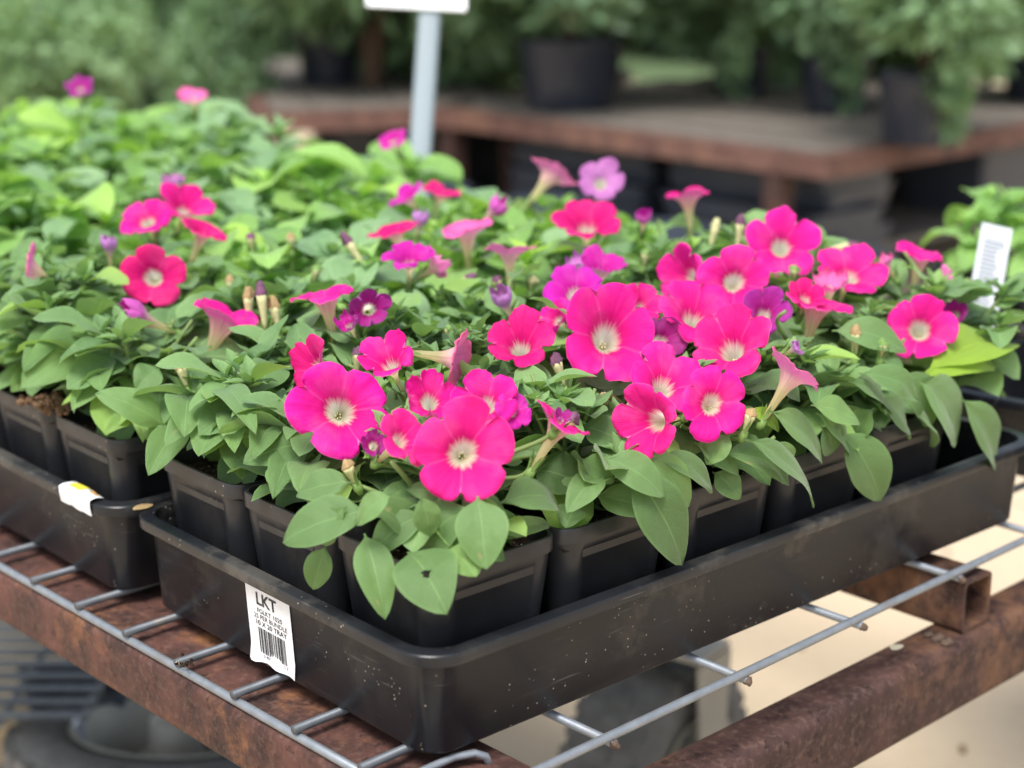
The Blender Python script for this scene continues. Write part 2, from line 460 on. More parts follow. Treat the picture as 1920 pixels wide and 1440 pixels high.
# rust lumps where the cross tube is welded to the rail
for (px, py, zz, r) in ((1758, 1196, ZR, .004), (1775, 1204, ZR, .0035), (1742, 1190, ZR, .003)):
    c0 = un(px, py, z=zz+.001); bm = bmesh.new(); bmesh.ops.create_icosphere(bm, subdivisions=2, radius=r)
    vs = [c0 + Vector((v.co.x*1.6, v.co.y, v.co.z*.7))*(1+.4*noise.noise(v.co*500)) for v in bm.verts]; fs = [[q.index for q in f.verts] for f in bm.faces]; bm.free()
    cl(MB().add(vs, fs).build('weld_bead', M_WELD, cart, True))

# wheel below the deck
def make_wheel(center, axis, rad, wid):
    root = empty('cart_wheel', center, None, None)
    ax = Vector(axis).normalized(); q = Vector((0, 0, 1)).rotation_difference(ax)
    root.rotation_mode = 'QUATERNION'; root.rotation_quaternion = q
    prof = [(.55, -.42), (.62, -.5), (.8, -.52), (.92, -.46), (.985, -.36), (1, -.15), (1, .15), (.985, .36), (.92, .46), (.8, .52), (.62, .5), (.55, .42)]
    n = 64; vs, fs = [], []
    for k in range(n):
        a = 2*PI*k/n
        for (r, z) in prof: vs.append((r*rad*math.cos(a), r*rad*math.sin(a), z*wid))
    m = len(prof)
    for k in range(n):
        for i in range(m):
            fs.append((k*m+i, ((k+1) % n)*m+i, ((k+1) % n)*m+(i+1) % m, k*m+(i+1) % m))
    obj('tyre', vs, fs, M_TYRE, root, True)
    t = MB()
    for k in range(28):
        for s in (-1, 0, 1):
            a0 = 2*PI*(k+.5*(s != 0))/28; a1 = a0 + 2*PI/28*.62
            z0, z1 = (s*.32-.13)*wid, (s*.32+.13)*wid
            rr = 1.022 if s == 0 else 1.0
            vv = []
            for a, z in ((a0, z0), (a1, z0), (a1, z1), (a0, z1)):
                for r_ in (.9, rr): vv.append((r_*rad*math.cos(a), r_*rad*math.sin(a), z))
            t.add(vv, [(0, 2, 4, 6), (1, 7, 5, 3), (0, 1, 3, 2), (2, 3, 5, 4), (4, 5, 7, 6), (6, 7, 1, 0)])
    t.build('tread', M_TYRE, root)
    # dished rim with four openings and a hub
    rm = MB()
    ring = lambda r, z: [Vector((r*rad*math.cos(2*PI*k/n), r*rad*math.sin(2*PI*k/n), z*wid)) for k in range(n)]
    rm.loft([ring(.6, .5), ring(.63, .54), ring(.59, .54), ring(.54, .4), ring(.5, .1), ring(.5, -.1), ring(.54, -.4), ring(.59, -.54), ring(.63, -.54), ring(.6, -.5)], False, False)
    for k in range(5):
        a = 2*PI*k/5
        for s in (-1, 1):
            pass
        d = Vector((math.cos(a), math.sin(a), 0)); e = Vector((-d.y, d.x, 0))
        rm.add([d*rad*.14+e*rad*.1+Vector((0, 0, .12*wid)), d*rad*.14-e*rad*.1+Vector((0, 0, .12*wid)), d*rad*.52-e*rad*.13+Vector((0, 0, .05*wid)), d*rad*.52+e*rad*.13+Vector((0, 0, .05*wid)),
                d*rad*.14+e*rad*.1+Vector((0, 0, -.12*wid)), d*rad*.14-e*rad*.1+Vector((0, 0, -.12*wid)), d*rad*.52-e*rad*.13+Vector((0, 0, -.05*wid)), d*rad*.52+e*rad*.13+Vector((0, 0, -.05*wid))],
               [(0, 1, 2, 3), (7, 6, 5, 4), (0, 4, 5, 1), (1, 5, 6, 2), (2, 6, 7, 3), (3, 7, 4, 0)])
    auto_smooth(rm.build('rim', M_RIM, root), 40)
    auto_smooth(MB().loft([ring(.16, -.6), ring(.16, .6), ring(.1, .66)]).build('hub', M_RIM, root), 40)
    return root
wc = un(1225, 1440, d=1.72)
whl = make_wheel(wc, (RT*.8 - FW.xy.to_3d()*.62).xy.to_3d(), .118, .095)
whl.name = 'wheel'
whl.parent = cart; whl.location = wc - Vector((0, 0, GZ))
fk = MB()
axd = (RT*.8 - FW.xy.to_3d()*.62).xy.to_3d().normalized(); fe = Vector((-axd.y, axd.x, 0))
for s in (-1, 1):
    a = wc + axd*s*.064
    fk.add([a-fe*.02+Vector((0, 0, -.015)), a+fe*.02+Vector((0, 0, -.015)), a+fe*.03+Vector((0, 0, .14)), a-fe*.03+Vector((0, 0, .14)),
            a-fe*.02+Vector((0, 0, -.015))+axd*.004, a+fe*.02+Vector((0, 0, -.015))+axd*.004, a+fe*.03+Vector((0, 0, .14))+axd*.004, a-fe*.03+Vector((0, 0, .14))+axd*.004],
           [(0, 1, 2, 3), (7, 6, 5, 4), (0, 4, 5, 1), (1, 5, 6, 2), (2, 6, 7, 3), (3, 7, 4, 0)])
fk.tube([wc + axd*-.07, wc + axd*.07], .008, 10)
fk.tube([wc + Vector((0, 0, .14)), Vector((wc.x, wc.y, ZT-.04))], .018, 10)
fk.add([wc+axd*a+fe*b+Vector((0, 0, .142+c)) for c in (0, .005) for a, b in ((-.066, -.03), (.066, -.03), (.066, .03), (-.066, .03))], [(0, 3, 2, 1), (4, 5, 6, 7), (0, 1, 5, 4), (1, 2, 6, 5), (2, 3, 7, 6), (3, 0, 4, 7)])
cl(fk.build('fork', M_RIM, cart))

# ------------------------------------------------------------------ trays
TA = -.0288
TROT = Matrix.Rotation(TA, 4, 'Z')
TL, TW, TH = .556, .295, .0606
def tray_parts():
    m = MB()
    def lp(i, z, r): return rrect(i, i, TL-i, TW-i, r, z, 8)
    loops = [lp(.0132, 0, .014), lp(.0112, .0005, .015), lp(.0104, .002, .015), lp(.0070, .0525, .019), lp(.0066, .0532, .019), lp(.0006, .0532, .024), lp(.0001, .0536, .024),
             lp(0, .0542, .024), lp(0, .0592, .024), lp(.0004, .0600, .024), lp(.0011, .0603, .023), lp(.0080, .0605, .019), lp(.0086, .0601, .018), lp(.0090, .058, .018), lp(.0132, .0035, .014)]
    m.loft(loops)
    return m
tray_me = tray_parts().mesh('tray_shell', M_TRAY)
_t = bpy.data.objects.new('tmp', tray_me); auto_smooth(_t, 32); bpy.data.objects.remove(_t)
def tray(loc, label, group='black trays on the cart', rz=TA, name='flat_tray'):
    o = link(name, tray_me); o.location = loc; o.rotation_euler = (0, 0, rz)
    return tag(o, label, 'tray', group)
TRAYS = [Vector((0, 0, .0004))] + [TROT @ Vector((dx, y, 0)) + Vector((0, 0, .0004)) for dx, y in ((-.009, .2985), (-.002, .602), (.0, .905), (-.003, 1.206))]
tA = tray(TRAYS[0], 'black plastic tray at the front corner with a white barcode sticker on its end')
tB = tray(TRAYS[1], 'black plastic tray left of the stickered one with a torn white tag over its rim')
tray(TRAYS[2], 'black plastic tray third along the left edge under flowerless leafy plants')
TR = (.66, -.19, .0004)
tR = tray((.645, -.168, .0004), 'nearly empty black tray at the right behind the front tray, brown face showing', rz=R(7))
tS = tray((.828, .0, .0004), 'black tray at the right edge holding the plants with the white stake label')

# sticker on tray A: thin sheet on the sloping short side
def face_pt(y, s):
    """point on the outer short face of tray A, s = 0 bottom .. 1 just under the lip"""
    return Vector((.0104 + (.0072-.0104)*s, y, .0025 + .048*s))
def face_frame(y, s, off):
    nrm = Vector((-1, 0, -.0032/.048)).normalized()
    return face_pt(y, s) + nrm*off
def px_on_face(px, py):
    # intersect ray with the face plane
    d = FW + RT*((px-960)/FPX) - UP*((py-720)/FPX)
    TI = TROT.inverted(); o = TI @ (CAM - TRAYS[0]); d = TI @ d
    n_ = Vector((1, 0, .0032/.048)); p0 = face_pt(0, 0)
    return o + d*((p0-o).dot(n_)/d.dot(n_))
c_tl = px_on_face(453, 1082); c_tr = px_on_face(536, 1124); c_bl = px_on_face(484, 1243); c_br = px_on_face(565, 1281)
yl, yr = (c_tl.y+c_bl.y)/2, (c_tr.y+c_br.y)/2
nx, nz = 12, 10
vs, fs, uv = [], [], []
rnd = random.Random(3)
for j in range(nz+1):
    for i in range(nx+1):
        f = i/nx; s = .985 - j/nz*.985
        y = yl + (yr-yl)*f
        off = .0006
        if j >= nz-1:
            s -= .012*(1 if j == nz else 0) * (1.6 if i < 3 else .2) ; off += .0022*(j-nz+2)/2*(.5+.5*math.sin(i*1.1)) * (1.6 if i < 3 else .7)
        if j == nz: s += .03*noise.noise(Vector((i*.9, 0, 0)))
        vs.append(face_frame(y, max(s, .005), off))
for j in range(nz):
    for i in range(nx):
        k = j*(nx+1)+i; fs.append((k, k+nx+1, k+nx+2, k+1))
sticker = obj('sticker', vs, fs, M_WHITE, tA, True)
tag(sticker, 'white barcode sticker with a ragged lower edge')
sticker.location = (0, 0, 0)
def lettering(txt, ya, yb, s0, s1, bold=.0, parent=sticker):
    cu = bpy.data.curves.new('lettering', 'FONT'); cu.body = txt; cu.size = 1; cu.offset = bold; cu.resolution_u = 3
    ob = bpy.data.objects.new('tmp_text', cu); C.objects.link(ob)
    dg = bpy.context.evaluated_depsgraph_get()
    me = bpy.data.meshes.new_from_object(ob.evaluated_get(dg))
    bpy.data.objects.remove(ob)
    xs = [v.co.x for v in me.vertices]; ys = [v.co.y for v in me.vertices]
    x0, x1, y0, y1 = min(xs), max(xs), min(ys), max(ys)
    for v in me.vertices:
        fx = (v.co.x-x0)/(x1-x0); fy = (v.co.y-y0)/(y1-y0)
        v.co = face_frame(yl + (yr-yl)*(ya+(yb-ya)*fx), s0+(s1-s0)*fy, .00085)
    me.name = 'lettering'; me.materials.clear(); me.materials.append(M_INK)
    return link('lettering', me, parent)
lettering('LKT', .24, .7, .76, .92, .02)
lettering('FGLKT 1020', .24, .8, .655, .715)
lettering('25 PER BUNDLE', .15, .9, .575, .635)
lettering('10 X 20 TRAY', .19, .88, .49, .555, .012)
bars = MB(); x = .22; rnd = random.Random(11)
while x < .83:
    bw = rnd.choice((.009, .009, .018, .027)); q = [(x, .13), (x+bw, .13), (x+bw, .46), (x, .46)]
    bars.add([face_frame(yl+(yr-yl)*a, b, .00085) for a, b in q], [(0, 3, 2, 1)]); x += bw + rnd.choice((.008, .008, .014, .02))
bars.build('barcode', M_INK, sticker)
lettering('0 45214 10220 7', .28, .84, .075, .115)

# torn tag folded over the rim of tray B
def rim_tag():
    vs, fs = [], []
    a0, a1 = ((TROT.inverted() @ (un(195, 940, z=.06)-TRAYS[1])).y, (TROT.inverted() @ (un(118, 915, z=.06)-TRAYS[1])).y)
    prof = [(.0002, -.0095), (-.0007, -.004), (-.0008, .0), (0, .0012), (.003, .0018), (.008, .0016), (.0115, .0005), (.0135, -.004)]
    n = 8
    for i in range(n+1):
        f = i/n; y = a0 + (a1-a0)*f
        for k, (dx, dz) in enumerate(prof):
            cut = max(0, (.6-f))*.004 if k >= 5 else 0
            z = .0606 + dz + .0006*noise.noise(Vector((i*.8, k, 2)))
            if k == 0: z += .0015*noise.noise(Vector((i*.9, 5, 2)))
            vs.append(Vector((dx-.0004-cut, y, z+.0006)))
    m = len(prof)
    for i in range(n):
        for k in range(m-1): fs.append((i*m+k, i*m+k+1, (i+1)*m+k+1, (i+1)*m+k))
    o = obj('rim_tag', vs, fs, M_WHITE, tB, True); tag(o, 'torn white tag with a yellow print folded over the rim')
    # printed colour patches lie on the tag
    def patch(i0, i1, k0, k1, mat):
        v2, f2 = [], []
        for i in range(i0, i1+1):
            for k in range(k0, k1+1): v2.append(vs[i*m+k] + Vector((-.00015, 0, .0003)))
        mm = k1-k0+1
        for i in range(i1-i0):
            for k in range(k1-k0): f2.append((i*mm+k, i*mm+k+1, (i+1)*mm+k+1, (i+1)*mm+k))
        obj('print', v2, f2, mat, o, True)
    patch(4, 7, 4, 6, M_YELLOW); patch(1, 3, 5, 6, M_ORANGE)
rim_tag()

# ------------------------------------------------------------------ pots
PX, PY, PH = .0885, .0868, .094
def pot_loop(sc, z, rec, grow=0):
    hx, hy, r = PX/2*sc+grow, PY/2*sc+grow, .011*sc
    pts = []
    def side(a, b, nrm):
        L = (b-a).length; t = (b-a)/L
        for d, q in ((.0035, 0), (.0047, 1), (L*.5, 1), (L-.0047, 1), (L-.0035, 0)):
            pts.append(a + t*d - nrm*rec*q)
    cs = [(hx-r, -hy+r, -90), (hx-r, hy-r, 0), (-hx+r, hy-r, 90), (-hx+r, -hy+r, 180)]
    for i, (cx, cy, a) in enumerate(cs):
        arc = [Vector((cx+r*math.cos(R(a+90*k/4)), cy+r*math.sin(R(a+90*k/4)), z)) for k in range(5)]
        pts += arc
        nx_ = cs[(i+1) % 4]
        st = Vector((nx_[0]+r*math.cos(R(nx_[2])), nx_[1]+r*math.sin(R(nx_[2])), z))
        nr = Vector((math.cos(R(a+90)), math.sin(R(a+90)), 0))
        side(arc[-1], st, nr)
    return pts
m = MB()
m.loft([pot_loop(.76, 0, 0), pot_loop(.775, .003, 0), pot_loop(.785, .006, .0009), pot_loop(.955, .0795, .0009), pot_loop(.957, .0808, 0), pot_loop(.967, .0855, 0), pot_loop(.9995, .0855, 0),
        pot_loop(1.0, .0868, 0), pot_loop(1.0, .0928, 0), pot_loop(.992, .094, 0), pot_loop(.955, .094, 0), pot_loop(.946, .0928, 0), pot_loop(.93, .075, 0)], True, False)
pot_me = m.mesh('pot_shell', M_POT)
_t = bpy.data.objects.new('tmp', pot_me); auto_smooth(_t, 38); bpy.data.objects.remove(_t)
def soil_mesh(seed):
    n = 16; vs, fs = [], []
    for j in range(n+1):
        for i in range(n+1):
            x, y = (i/n-.5)*PX*.93, (j/n-.5)*PY*.93
            z = .0835 + .004*noise.noise(Vector((x*60, y*60, seed))) + .003*noise.noise(Vector((x*190, y*190, seed)))
            vs.append((x, y, z))
    for j in range(n):
        for i in range(n):
            k = j*(n+1)+i; fs.append((k, k+1, k+n+2, k+n+1))
    return mesh('soil_fill', vs, fs, M_SOIL, True)
soils = [soil_mesh(k*7.3) for k in range(3)]
def pot(loc, label, group, rz=0):
    o = link('nursery_pot', pot_me); o.location = loc; o.rotation_euler = (0, 0, rz)
    tag(o, label, 'pot', group)
    link('soil', soils[int(abs(loc[0]*1000)) % 3], o)
    return o
ORDN = 'first second third fourth fifth sixth seventh eighth ninth tenth eleventh'.split()
ORD = ['first', 'second', 'third', 'fourth', 'fifth', 'sixth']
COLW = ['front edge', 'middle', 'back']
def spot(t, i, j):
    """centre of pot i along the tray, j across it"""
    r = random.Random(i*31+j*7+int(t.y*100))
    return t + TROT @ Vector((.0165+PX/2+i*.0905+r.uniform(-.0006, .0006),   .0165+PY/2+j*.0888, .0033))
rr = random.Random(5)
POTS_A = []
for i in range(5):
    for j in range(3):
        if i and j and not (i < 2 and j == 2): continue
        if j == 0: lab = 'black square pot, %s from the front corner along the right side of the stickered tray' % ORD[i] if i else 'black square pot in the very front corner of the stickered tray'
        elif i == 0: lab = ('black square pot above the barcode sticker, next left of the corner pot', 'black square pot at the left end of the stickered tray, by the gap between trays')[j-1]
        else: lab = 'black square pot mostly hidden in leaves behind the left end pot of the stickered tray'
        POTS_A.append(pot(spot(TRAYS[0], i, j), lab, 'square pots in the trays', TA+R(rr.uniform(-.5, .5))))
pot(spot(TRAYS[1], 0, 0), 'black square pot with bare soil beside small round leaves, right in the tagged tray', 'square pots in the trays', TA)
pot(spot(TRAYS[1], 0, 1), 'black square pot with soil heaped over its rim, second in the tagged tray', 'square pots in the trays', TA)
pot(spot(TRAYS[1], 0, 2), 'black square pot cut by the left picture edge in the tagged tray', 'square pots in the trays', TA)

# soil crumbs heaped over the rim of the second pot of tray B
def crumb(loc, r, seed, parent=None, mat=M_CRUMB):
    bm = bmesh.new(); bmesh.ops.create_icosphere(bm, subdivisions=1, radius=r)
    vs = [v.co*(1+.7*noise.noise(v.co/r*1.3+Vector((seed, 0, 0)))) + Vector(loc) for v in bm.verts]; fs = [[q.index for q in f.verts] for f in bm.faces]; bm.free()
    return vs, fs
rnd = random.Random(8); mb = MB()
pc = un(85, 760, x=.02)
for k in range(120):
    a = rnd.gauss(0, 1); b = rnd.gauss(0, 1)
    mb.add(*crumb((pc.x+.005+.007*a, pc.y+.011*b, pc.z-.001+rnd.uniform(0, .008)*max(.2, 1-.5*abs(b))), rnd.uniform(.0012, .003), k))
o = mb.build('soil_crumbs', M_CRUMB); tag(o, 'brown crumbs of soil heaped on the pot rim at left', 'soil', kind='stuff')

# ------------------------------------------------------------------ leaves, stems, shoots
def wprof(u, k=.8):
    if u < .1: return .045 + .02*u/.1
    t = (u-.1)/.9
    return max(.065*(1-t), math.sin(PI*t**(k+.06))**.66*(1-.1*t))
def leaf_mesh(curl, fold, wave, seed, wr=.5, k=.78, mat=None, nu=11, nv=4):
    vs, uv, fs = [], [], []
    x = y = z = 0.0; ang = 0
    cen = []
    for i in range(nu+1):
        u = i/nu
        cen.append((y, z, ang))
        a2 = curl*(u**1.4); ang = a2
        y += math.cos(a2)/nu; z -= math.sin(a2)/nu
    for i in range(nu+1):
        u = i/nu; cy, cz, an = cen[i]; wd = wr/2*wprof(u, k)
        for j in range(nv+1):
            q = -1+2*j/nv
            lift = .5*math.sin(seed*1.9)*u*q*wd + fold*abs(q)*wd + 1.5*wave*math.sin(u*9+seed+q*1.2)*q*q*(1 if q > 0 else -.8)*wd*2 + .012*noise.noise(Vector((u*4, q*1.5, seed)))
            vs.append((q*wd, cy+lift*math.sin(an), cz+lift*math.cos(an))); uv.append((.5+.5*q, u))
    for i in range(nu):
        for j in range(nv):
            p = i*(nv+1)+j; fs.append((p, p+1, p+nv+2, p+nv+1))
    return mesh('leaf_blade', vs, fs, mat or M_LEAF, True, uv)
LEAVES = [leaf_mesh(c, f, wv, s, wr, k) for c, f, wv, s, wr, k in
          ((.5, .35, .05, 1, .52, .78), (.9, .25, .07, 2, .56, .75), (1.25, .4, .05, 3, .5, .8), (.2, .55, .06, 4, .48, .78), (.7, .15, .1, 5, .6, .72), (1.5, .3, .08, 6, .52, .76), (-.3, .5, .06, 7, .46, .82), (.4, .6, .04, 8, .42, .85))]
def recolour(me, mat):
    c = me.copy(); c.materials[0] = mat; return c
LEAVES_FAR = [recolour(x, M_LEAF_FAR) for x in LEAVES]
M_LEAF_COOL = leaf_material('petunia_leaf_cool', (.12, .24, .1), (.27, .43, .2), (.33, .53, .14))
def shoot_mesh(seed, mat):
    rnd = random.Random(seed); vs, fs, uv = [], [], []
    for k in range(11):
        az = k*2.4+rnd.uniform(-.3, .3); el = R(rnd.uniform(15, 80)); L = rnd.uniform(.010, .021)*(1.1-.4*el/1.5); wd = L*rnd.uniform(.42, .58)/2
        d = Vector((math.cos(az)*math.cos(el), math.sin(az)*math.cos(el), math.sin(el))); s = d.cross(Vector((0, 0, 1))).normalized(); n_ = s.cross(d)
        b = Vector((0, 0, rnd.uniform(-.006, .003))); o = len(vs)
        for i in range(6):
            u = i/5; w_ = wd*math.sin(PI*min(1, u*.86+.12))
            c = b + d*L*u - n_*L*.35*u*u*rnd.uniform(.4, 1)
            for q in (-1, 0, 1): vs.append(c + s*q*w_ + n_*abs(q)*w_*.5); uv.append((.5+.5*q, u))
        for i in range(5):
            for j in range(2): p = o+i*3+j; fs.append((p, p+1, p+4, p+3))
    return mesh('shoot_tip', vs, fs, mat, True, uv)
SHOOTS = [shoot_mesh(s, M_LEAF) for s in range(4)]
SHOOTS_FAR = [shoot_mesh(s, M_LEAF_FAR) for s in range(3)]

def frame(base, d, up=Vector((0, 0, 1)), roll=0, L=1, wf=1):
    d = d.normalized(); n_ = up - d*up.dot(d)
    if n_.length < 1e-3: n_ = Vector((1, 0, 0))
    n_.normalize(); s = d.cross(n_)
    M = Matrix(((s.x, d.x, n_.x, 0), (s.y, d.y, n_.y, 0), (s.z, d.z, n_.z, 0), (0, 0, 0, 1)))
    return Matrix.Translation(base) @ M @ Matrix.Rotation(roll, 4, 'Y') @ Matrix.Diagonal((L*wf, L, L, 1))
def sph(az, el): return Vector((math.cos(az)*math.cos(el), math.sin(az)*math.cos(el), math.sin(el)))

def template(seed, far=False):
    """one petunia as a list of (part name, mesh, matrix); base at the soil"""
    rnd = random.Random(seed); out = []
    LV = LEAVES_FAR if far else LEAVES; SH = SHOOTS_FAR if far else SHOOTS
    ns = 5 if far else 7
    for i in range(ns):
        az = 2*PI*i/ns + rnd.uniform(-.35, .35)
        if i == 0: r_, h_ = .006, rnd.uniform(.058, .07)
        else: r_, h_ = rnd.uniform(.022, .044), rnd.uniform(.04, .066)
        P = lambda t: Vector((math.cos(az)*r_*t**1.2, math.sin(az)*r_*t**1.2, h_*t**.85))
        if not far:
            out.append(('stem', MB().tube([P(k/6) for k in range(7)], [.0021-.0009*k/6 for k in range(7)], 6).mesh('stem_tube', M_STEM, True), Matrix.Identity(4)))
        nn = 5 if far else 7
        for k in range(nn):
            t = .12 + .86*k/(nn-1)
            la = az + k*2.35 + rnd.uniform(-.5, .5)
            if rnd.random() < .55: la = az + rnd.uniform(-1.1, 1.1)
            el = R(-14 + 40*t + rnd.uniform(-14, 18)); L = ((.062 - .016*t) if far else (.057 - .018*t))*rnd.uniform(.82, 1.18)
            out.append(('leaf', LV[rnd.randrange(len(LV))], frame(P(t), sph(la, el), roll=rnd.uniform(-.35, .35), L=L, wf=rnd.uniform(1.05, 1.4) if far else rnd.uniform(.95, 1.25))))
        out.append(('shoot', SH[rnd.randrange(len(SH))], Matrix.Translation(P(1)) @ Matrix.Rotation(rnd.uniform(0, 6), 4, 'Z')))
    if not far:
        for i in range(4):
            az = 2*PI*i/4 + rnd.uniform(-.6, .6); r_, h_ = rnd.uniform(.008, .034), rnd.uniform(.06, .08)
            P = lambda t: Vector((math.cos(az)*r_*t**1.4, math.sin(az)*r_*t**1.4, h_*t**.9))
            out.append(('stem', MB().tube([P(k/6) for k in range(7)], [.0018-.0008*k/6 for k in range(7)], 6).mesh('stem_tube', M_STEM, True), Matrix.Identity(4)))
            for k in range(6):
                t = .5 + .48*k/5
                out.append(('leaf', LV[rnd.choice((0, 1, 3, 4))], frame(P(t), sph(rnd.uniform(0, 6.28), R(rnd.uniform(0, 45))), roll=rnd.uniform(-.3, .3), L=rnd.uniform(.024, .04), wf=rnd.uniform(1.0, 1.25))))
            out.append(('shoot', SH[rnd.randrange(len(SH))], Matrix.Translation(P(1)) @ Matrix.Rotation(rnd.uniform(0, 6), 4, 'Z')))
        for k in range(8):
            az = 2*PI*k/8 + rnd.uniform(-.25, .25)
            out.append(('leaf', LV[rnd.choice((0, 1, 2, 4, 5))], frame(Vector((math.cos(az)*.004, math.sin(az)*.004, rnd.uniform(.008, .022))), sph(az, R(rnd.uniform(8, 28))), roll=rnd.uniform(-.2, .2), L=rnd.uniform(.048, .062), wf=rnd.uniform(.95, 1.15))))
    return out
TEMPL = [template(s) for s in (11, 12, 13, 14, 15, 16)]
TEMPL_FAR = [template(s, True) for s in (21, 22, 23, 24)]
_cool = {}
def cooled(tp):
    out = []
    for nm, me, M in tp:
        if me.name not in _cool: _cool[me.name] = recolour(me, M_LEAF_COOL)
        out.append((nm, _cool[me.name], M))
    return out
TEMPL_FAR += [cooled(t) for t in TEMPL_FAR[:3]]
# blooms: measured before the foliage so that no leaf is grown through a petal
FL = [  # px, py, diameter px, height, facing (right, up, towards the camera), shape, colour, spin
    (868, 850, 196, .152, (.06, .12, 1), 'open', 'hot', .2), (638, 770, 178, .158, (.18, .22, .95), 'open', 'hot', 1.0), (1138, 632, 186, .172, (.1, .3, 1), 'cup', 'hot', .5),
    (752, 825, 112, .158, (.5, .45, .6), 'trumpet', 'hot', .0), (592, 690, 130, .165, (-.78, .2, .62), 'open', 'red', .4), (732, 684, 118, .172, (-.25, .65, .65), 'cup', 'hot', .9),
    (845, 672, 108, .17, (.8, -.12, .12), 'trumpet', 'pale', .3), (805, 752, 116, .165, (.15, .45, .85), 'crumple', 'hot', .7), (912, 757, 132, .166, (0, .5, .85), 'open', 'hot', .1),
    (1045, 805, 118, .155, (.5, .8, .1), 'trumpet', 'hot', .6), (975, 652, 120, .17, (-.1, .62, .72), 'cup', 'red', .0), (1078, 548, 122, .178, (-.12, .62, .7), 'open', 'mag', .9),
    (1238, 640, 98, .165, (.3, .2, .85), 'open', 'pur', .5), (1302, 598, 140, .174, (.18, .62, .7), 'cup', 'hot', .3), (1377, 528, 134, .185, (.05, .18, 1), 'open', 'hot', .0),
    (1292, 520, 116, .18, (-.74, .12, .6), 'cup', 'hot', .7), (1372, 655, 150, .168, (-.25, .55, .8), 'cup', 'hot', .2), (1245, 722, 150, .158, (.25, .62, .7), 'open', 'hot', 1.1),
    (1228, 790, 138, .15, (-.6, -.05, .75), 'cup', 'hot', .8), (1335, 757, 134, .152, (.08, .2, 1), 'open', 'hot', .4), (1480, 712, 118, .156, (.5, .8, .05), 'trumpet', 'pale', .1),
    (1465, 462, 122, .19, (.0, .32, .9), 'open', 'hot', .55), (1432, 590, 92, .172, (0, .45, .85), 'cup', 'pur', .3), (1528, 585, 134, .168, (.2, .95, .3), 'trumpet', 'hot', .2),
    (1592, 515, 128, .178, (.12, .7, .7), 'open', 'hot', .9), (1556, 538, 84, .178, (0, .8, .55), 'crumple', 'pale', .4), (1722, 490, 104, .172, (.1, .95, .3), 'trumpet', 'hot', .0),
    (1768, 522, 56, .165, (.6, .3, .1), 'crumple', 'pale', .5), (1725, 618, 124, .15, (-.12, .25, .95), 'open', 'hot', .7), (1790, 590, 66, .15, (-.3, .3, .8), 'crumple', 'pur', .0),
    (285, 520, 124, .172, (-.05, .1, 1), 'open', 'red', .3), (272, 600, 84, .16, (-.85, .35, .4), 'shut', 'mag', .2), (415, 610, 134, .158, (.42, .9, .12), 'trumpet', 'hot', .1),
    (612, 568, 120, .18, (-.18, .97, .2), 'trumpet', 'hot', .6), (692, 580, 92, .18, (.15, .05, .95), 'crumple', 'pur', .4), (768, 492, 92, .188, (.05, .8, .55), 'cup', 'mag', .9),
    (812, 505, 62, .18, (.6, .4, -.3), 'crumple', 'pale', .4), (1128, 508, 88, .18, (.1, .8, .5), 'cup', 'mag', .2), (1086, 498, 60, .178, (-.2, .6, .4), 'crumple', 'lil', .3),
    (1100, 428, 116, .188, (0, .72, .65), 'cup', 'red', .5), (955, 482, 88, .182, (0, .97, .15), 'trumpet', 'pale', .3), (875, 442, 112, .185, (-.05, .9, .35), 'trumpet', 'pale', .7),
    (742, 438, 92, .186, (-.2, .75, .3), 'open', 'red', .1), (786, 422, 44, .186, (.2, .9, .2), 'shut', 'lil', .1), (765, 372, 78, .192, (-.5, .6, .3), 'open', 'mag', .2), (826, 366, 72, .192, (.3, .85, .3), 'open', 'red', .8),
    (276, 414, 90, .19, (-.1, .6, .7), 'open', 'hot', .3), (345, 395, 92, .195, (.3, .5, .6), 'cup', 'hot', .9), (378, 440, 92, .185, (.35, .75, .3), 'trumpet', 'red', .5),
    (62, 508, 92, .175, (-.92, .25, .25), 'open', 'pale', .2), (205, 470, 50, .178, (0, .9, .3), 'shut', 'lil', .1), (325, 345, 52, .2, (0, .8, .4), 'crumple', 'lil', .6),
    (362, 184, 62, .24, (0, .7, .6), 'open', 'pale', .3), (150, 166, 50, .245, (0, .6, .7), 'open', 'pur', .3), (737, 264, 52, .215, (-.3, .6, .6), 'open', 'mag', .3),
    (1028, 335, 96, .2, (.55, .7, -.2), 'trumpet', 'pale', .2), (1126, 342, 94, .2, (0, .35, .9), 'open', 'lil', .3), (1290, 378, 88, .195, (-.1, .95, .1), 'trumpet', 'hot', .5),
    (1206, 415, 44, .19, (0, .6, .7), 'shut', 'mag', .2), (948, 572, 66, .17, (-.3, .6, .5), 'shut', 'lil', .0), (922, 400, 60, .188, (.5, .5, .1), 'shut', 'mag', .5), (1662, 496, 50, .175, (-.5, .7, .2), 'crumple', 'pale', .5),
    (700, 835, 66, .15, (.2, .3, .8), 'crumple', 'pur', .2), (960, 770, 80, .163, (.4, .4, .8), 'open', 'mag', .8), (1200, 575, 84, .174, (.3, .45, .75), 'cup', 'hot', .1), (1510, 560, 74, .176, (.1, .6, .7), 'cup', 'red', .6),
    (1052, 786, 46, .163, (.3, .6, .5), 'crumple', 'pur', .2), (1488, 655, 40, .162, (.7, .4, .3), 'crumple', 'lil', .4), (655, 610, 60, .172, (-.2, .5, .7), 'crumple', 'mag', .4),
    (1045, 600, 70, .168, (-.6, .4, .6), 'cup', 'hot', .6), (1165, 560, 70, .178, (.1, .7, .6), 'open', 'red', .6),
]
DISC = []
for (px, py, dpx, z, fc, shp, colr, spin) in FL:
    c_ = un(px, py, z=z); a_ = (RT*fc[0] + UP*fc[1] - FW*fc[2]).normalized(); DISC.append((c_, a_, dpx/2*depth(c_)/FPX))
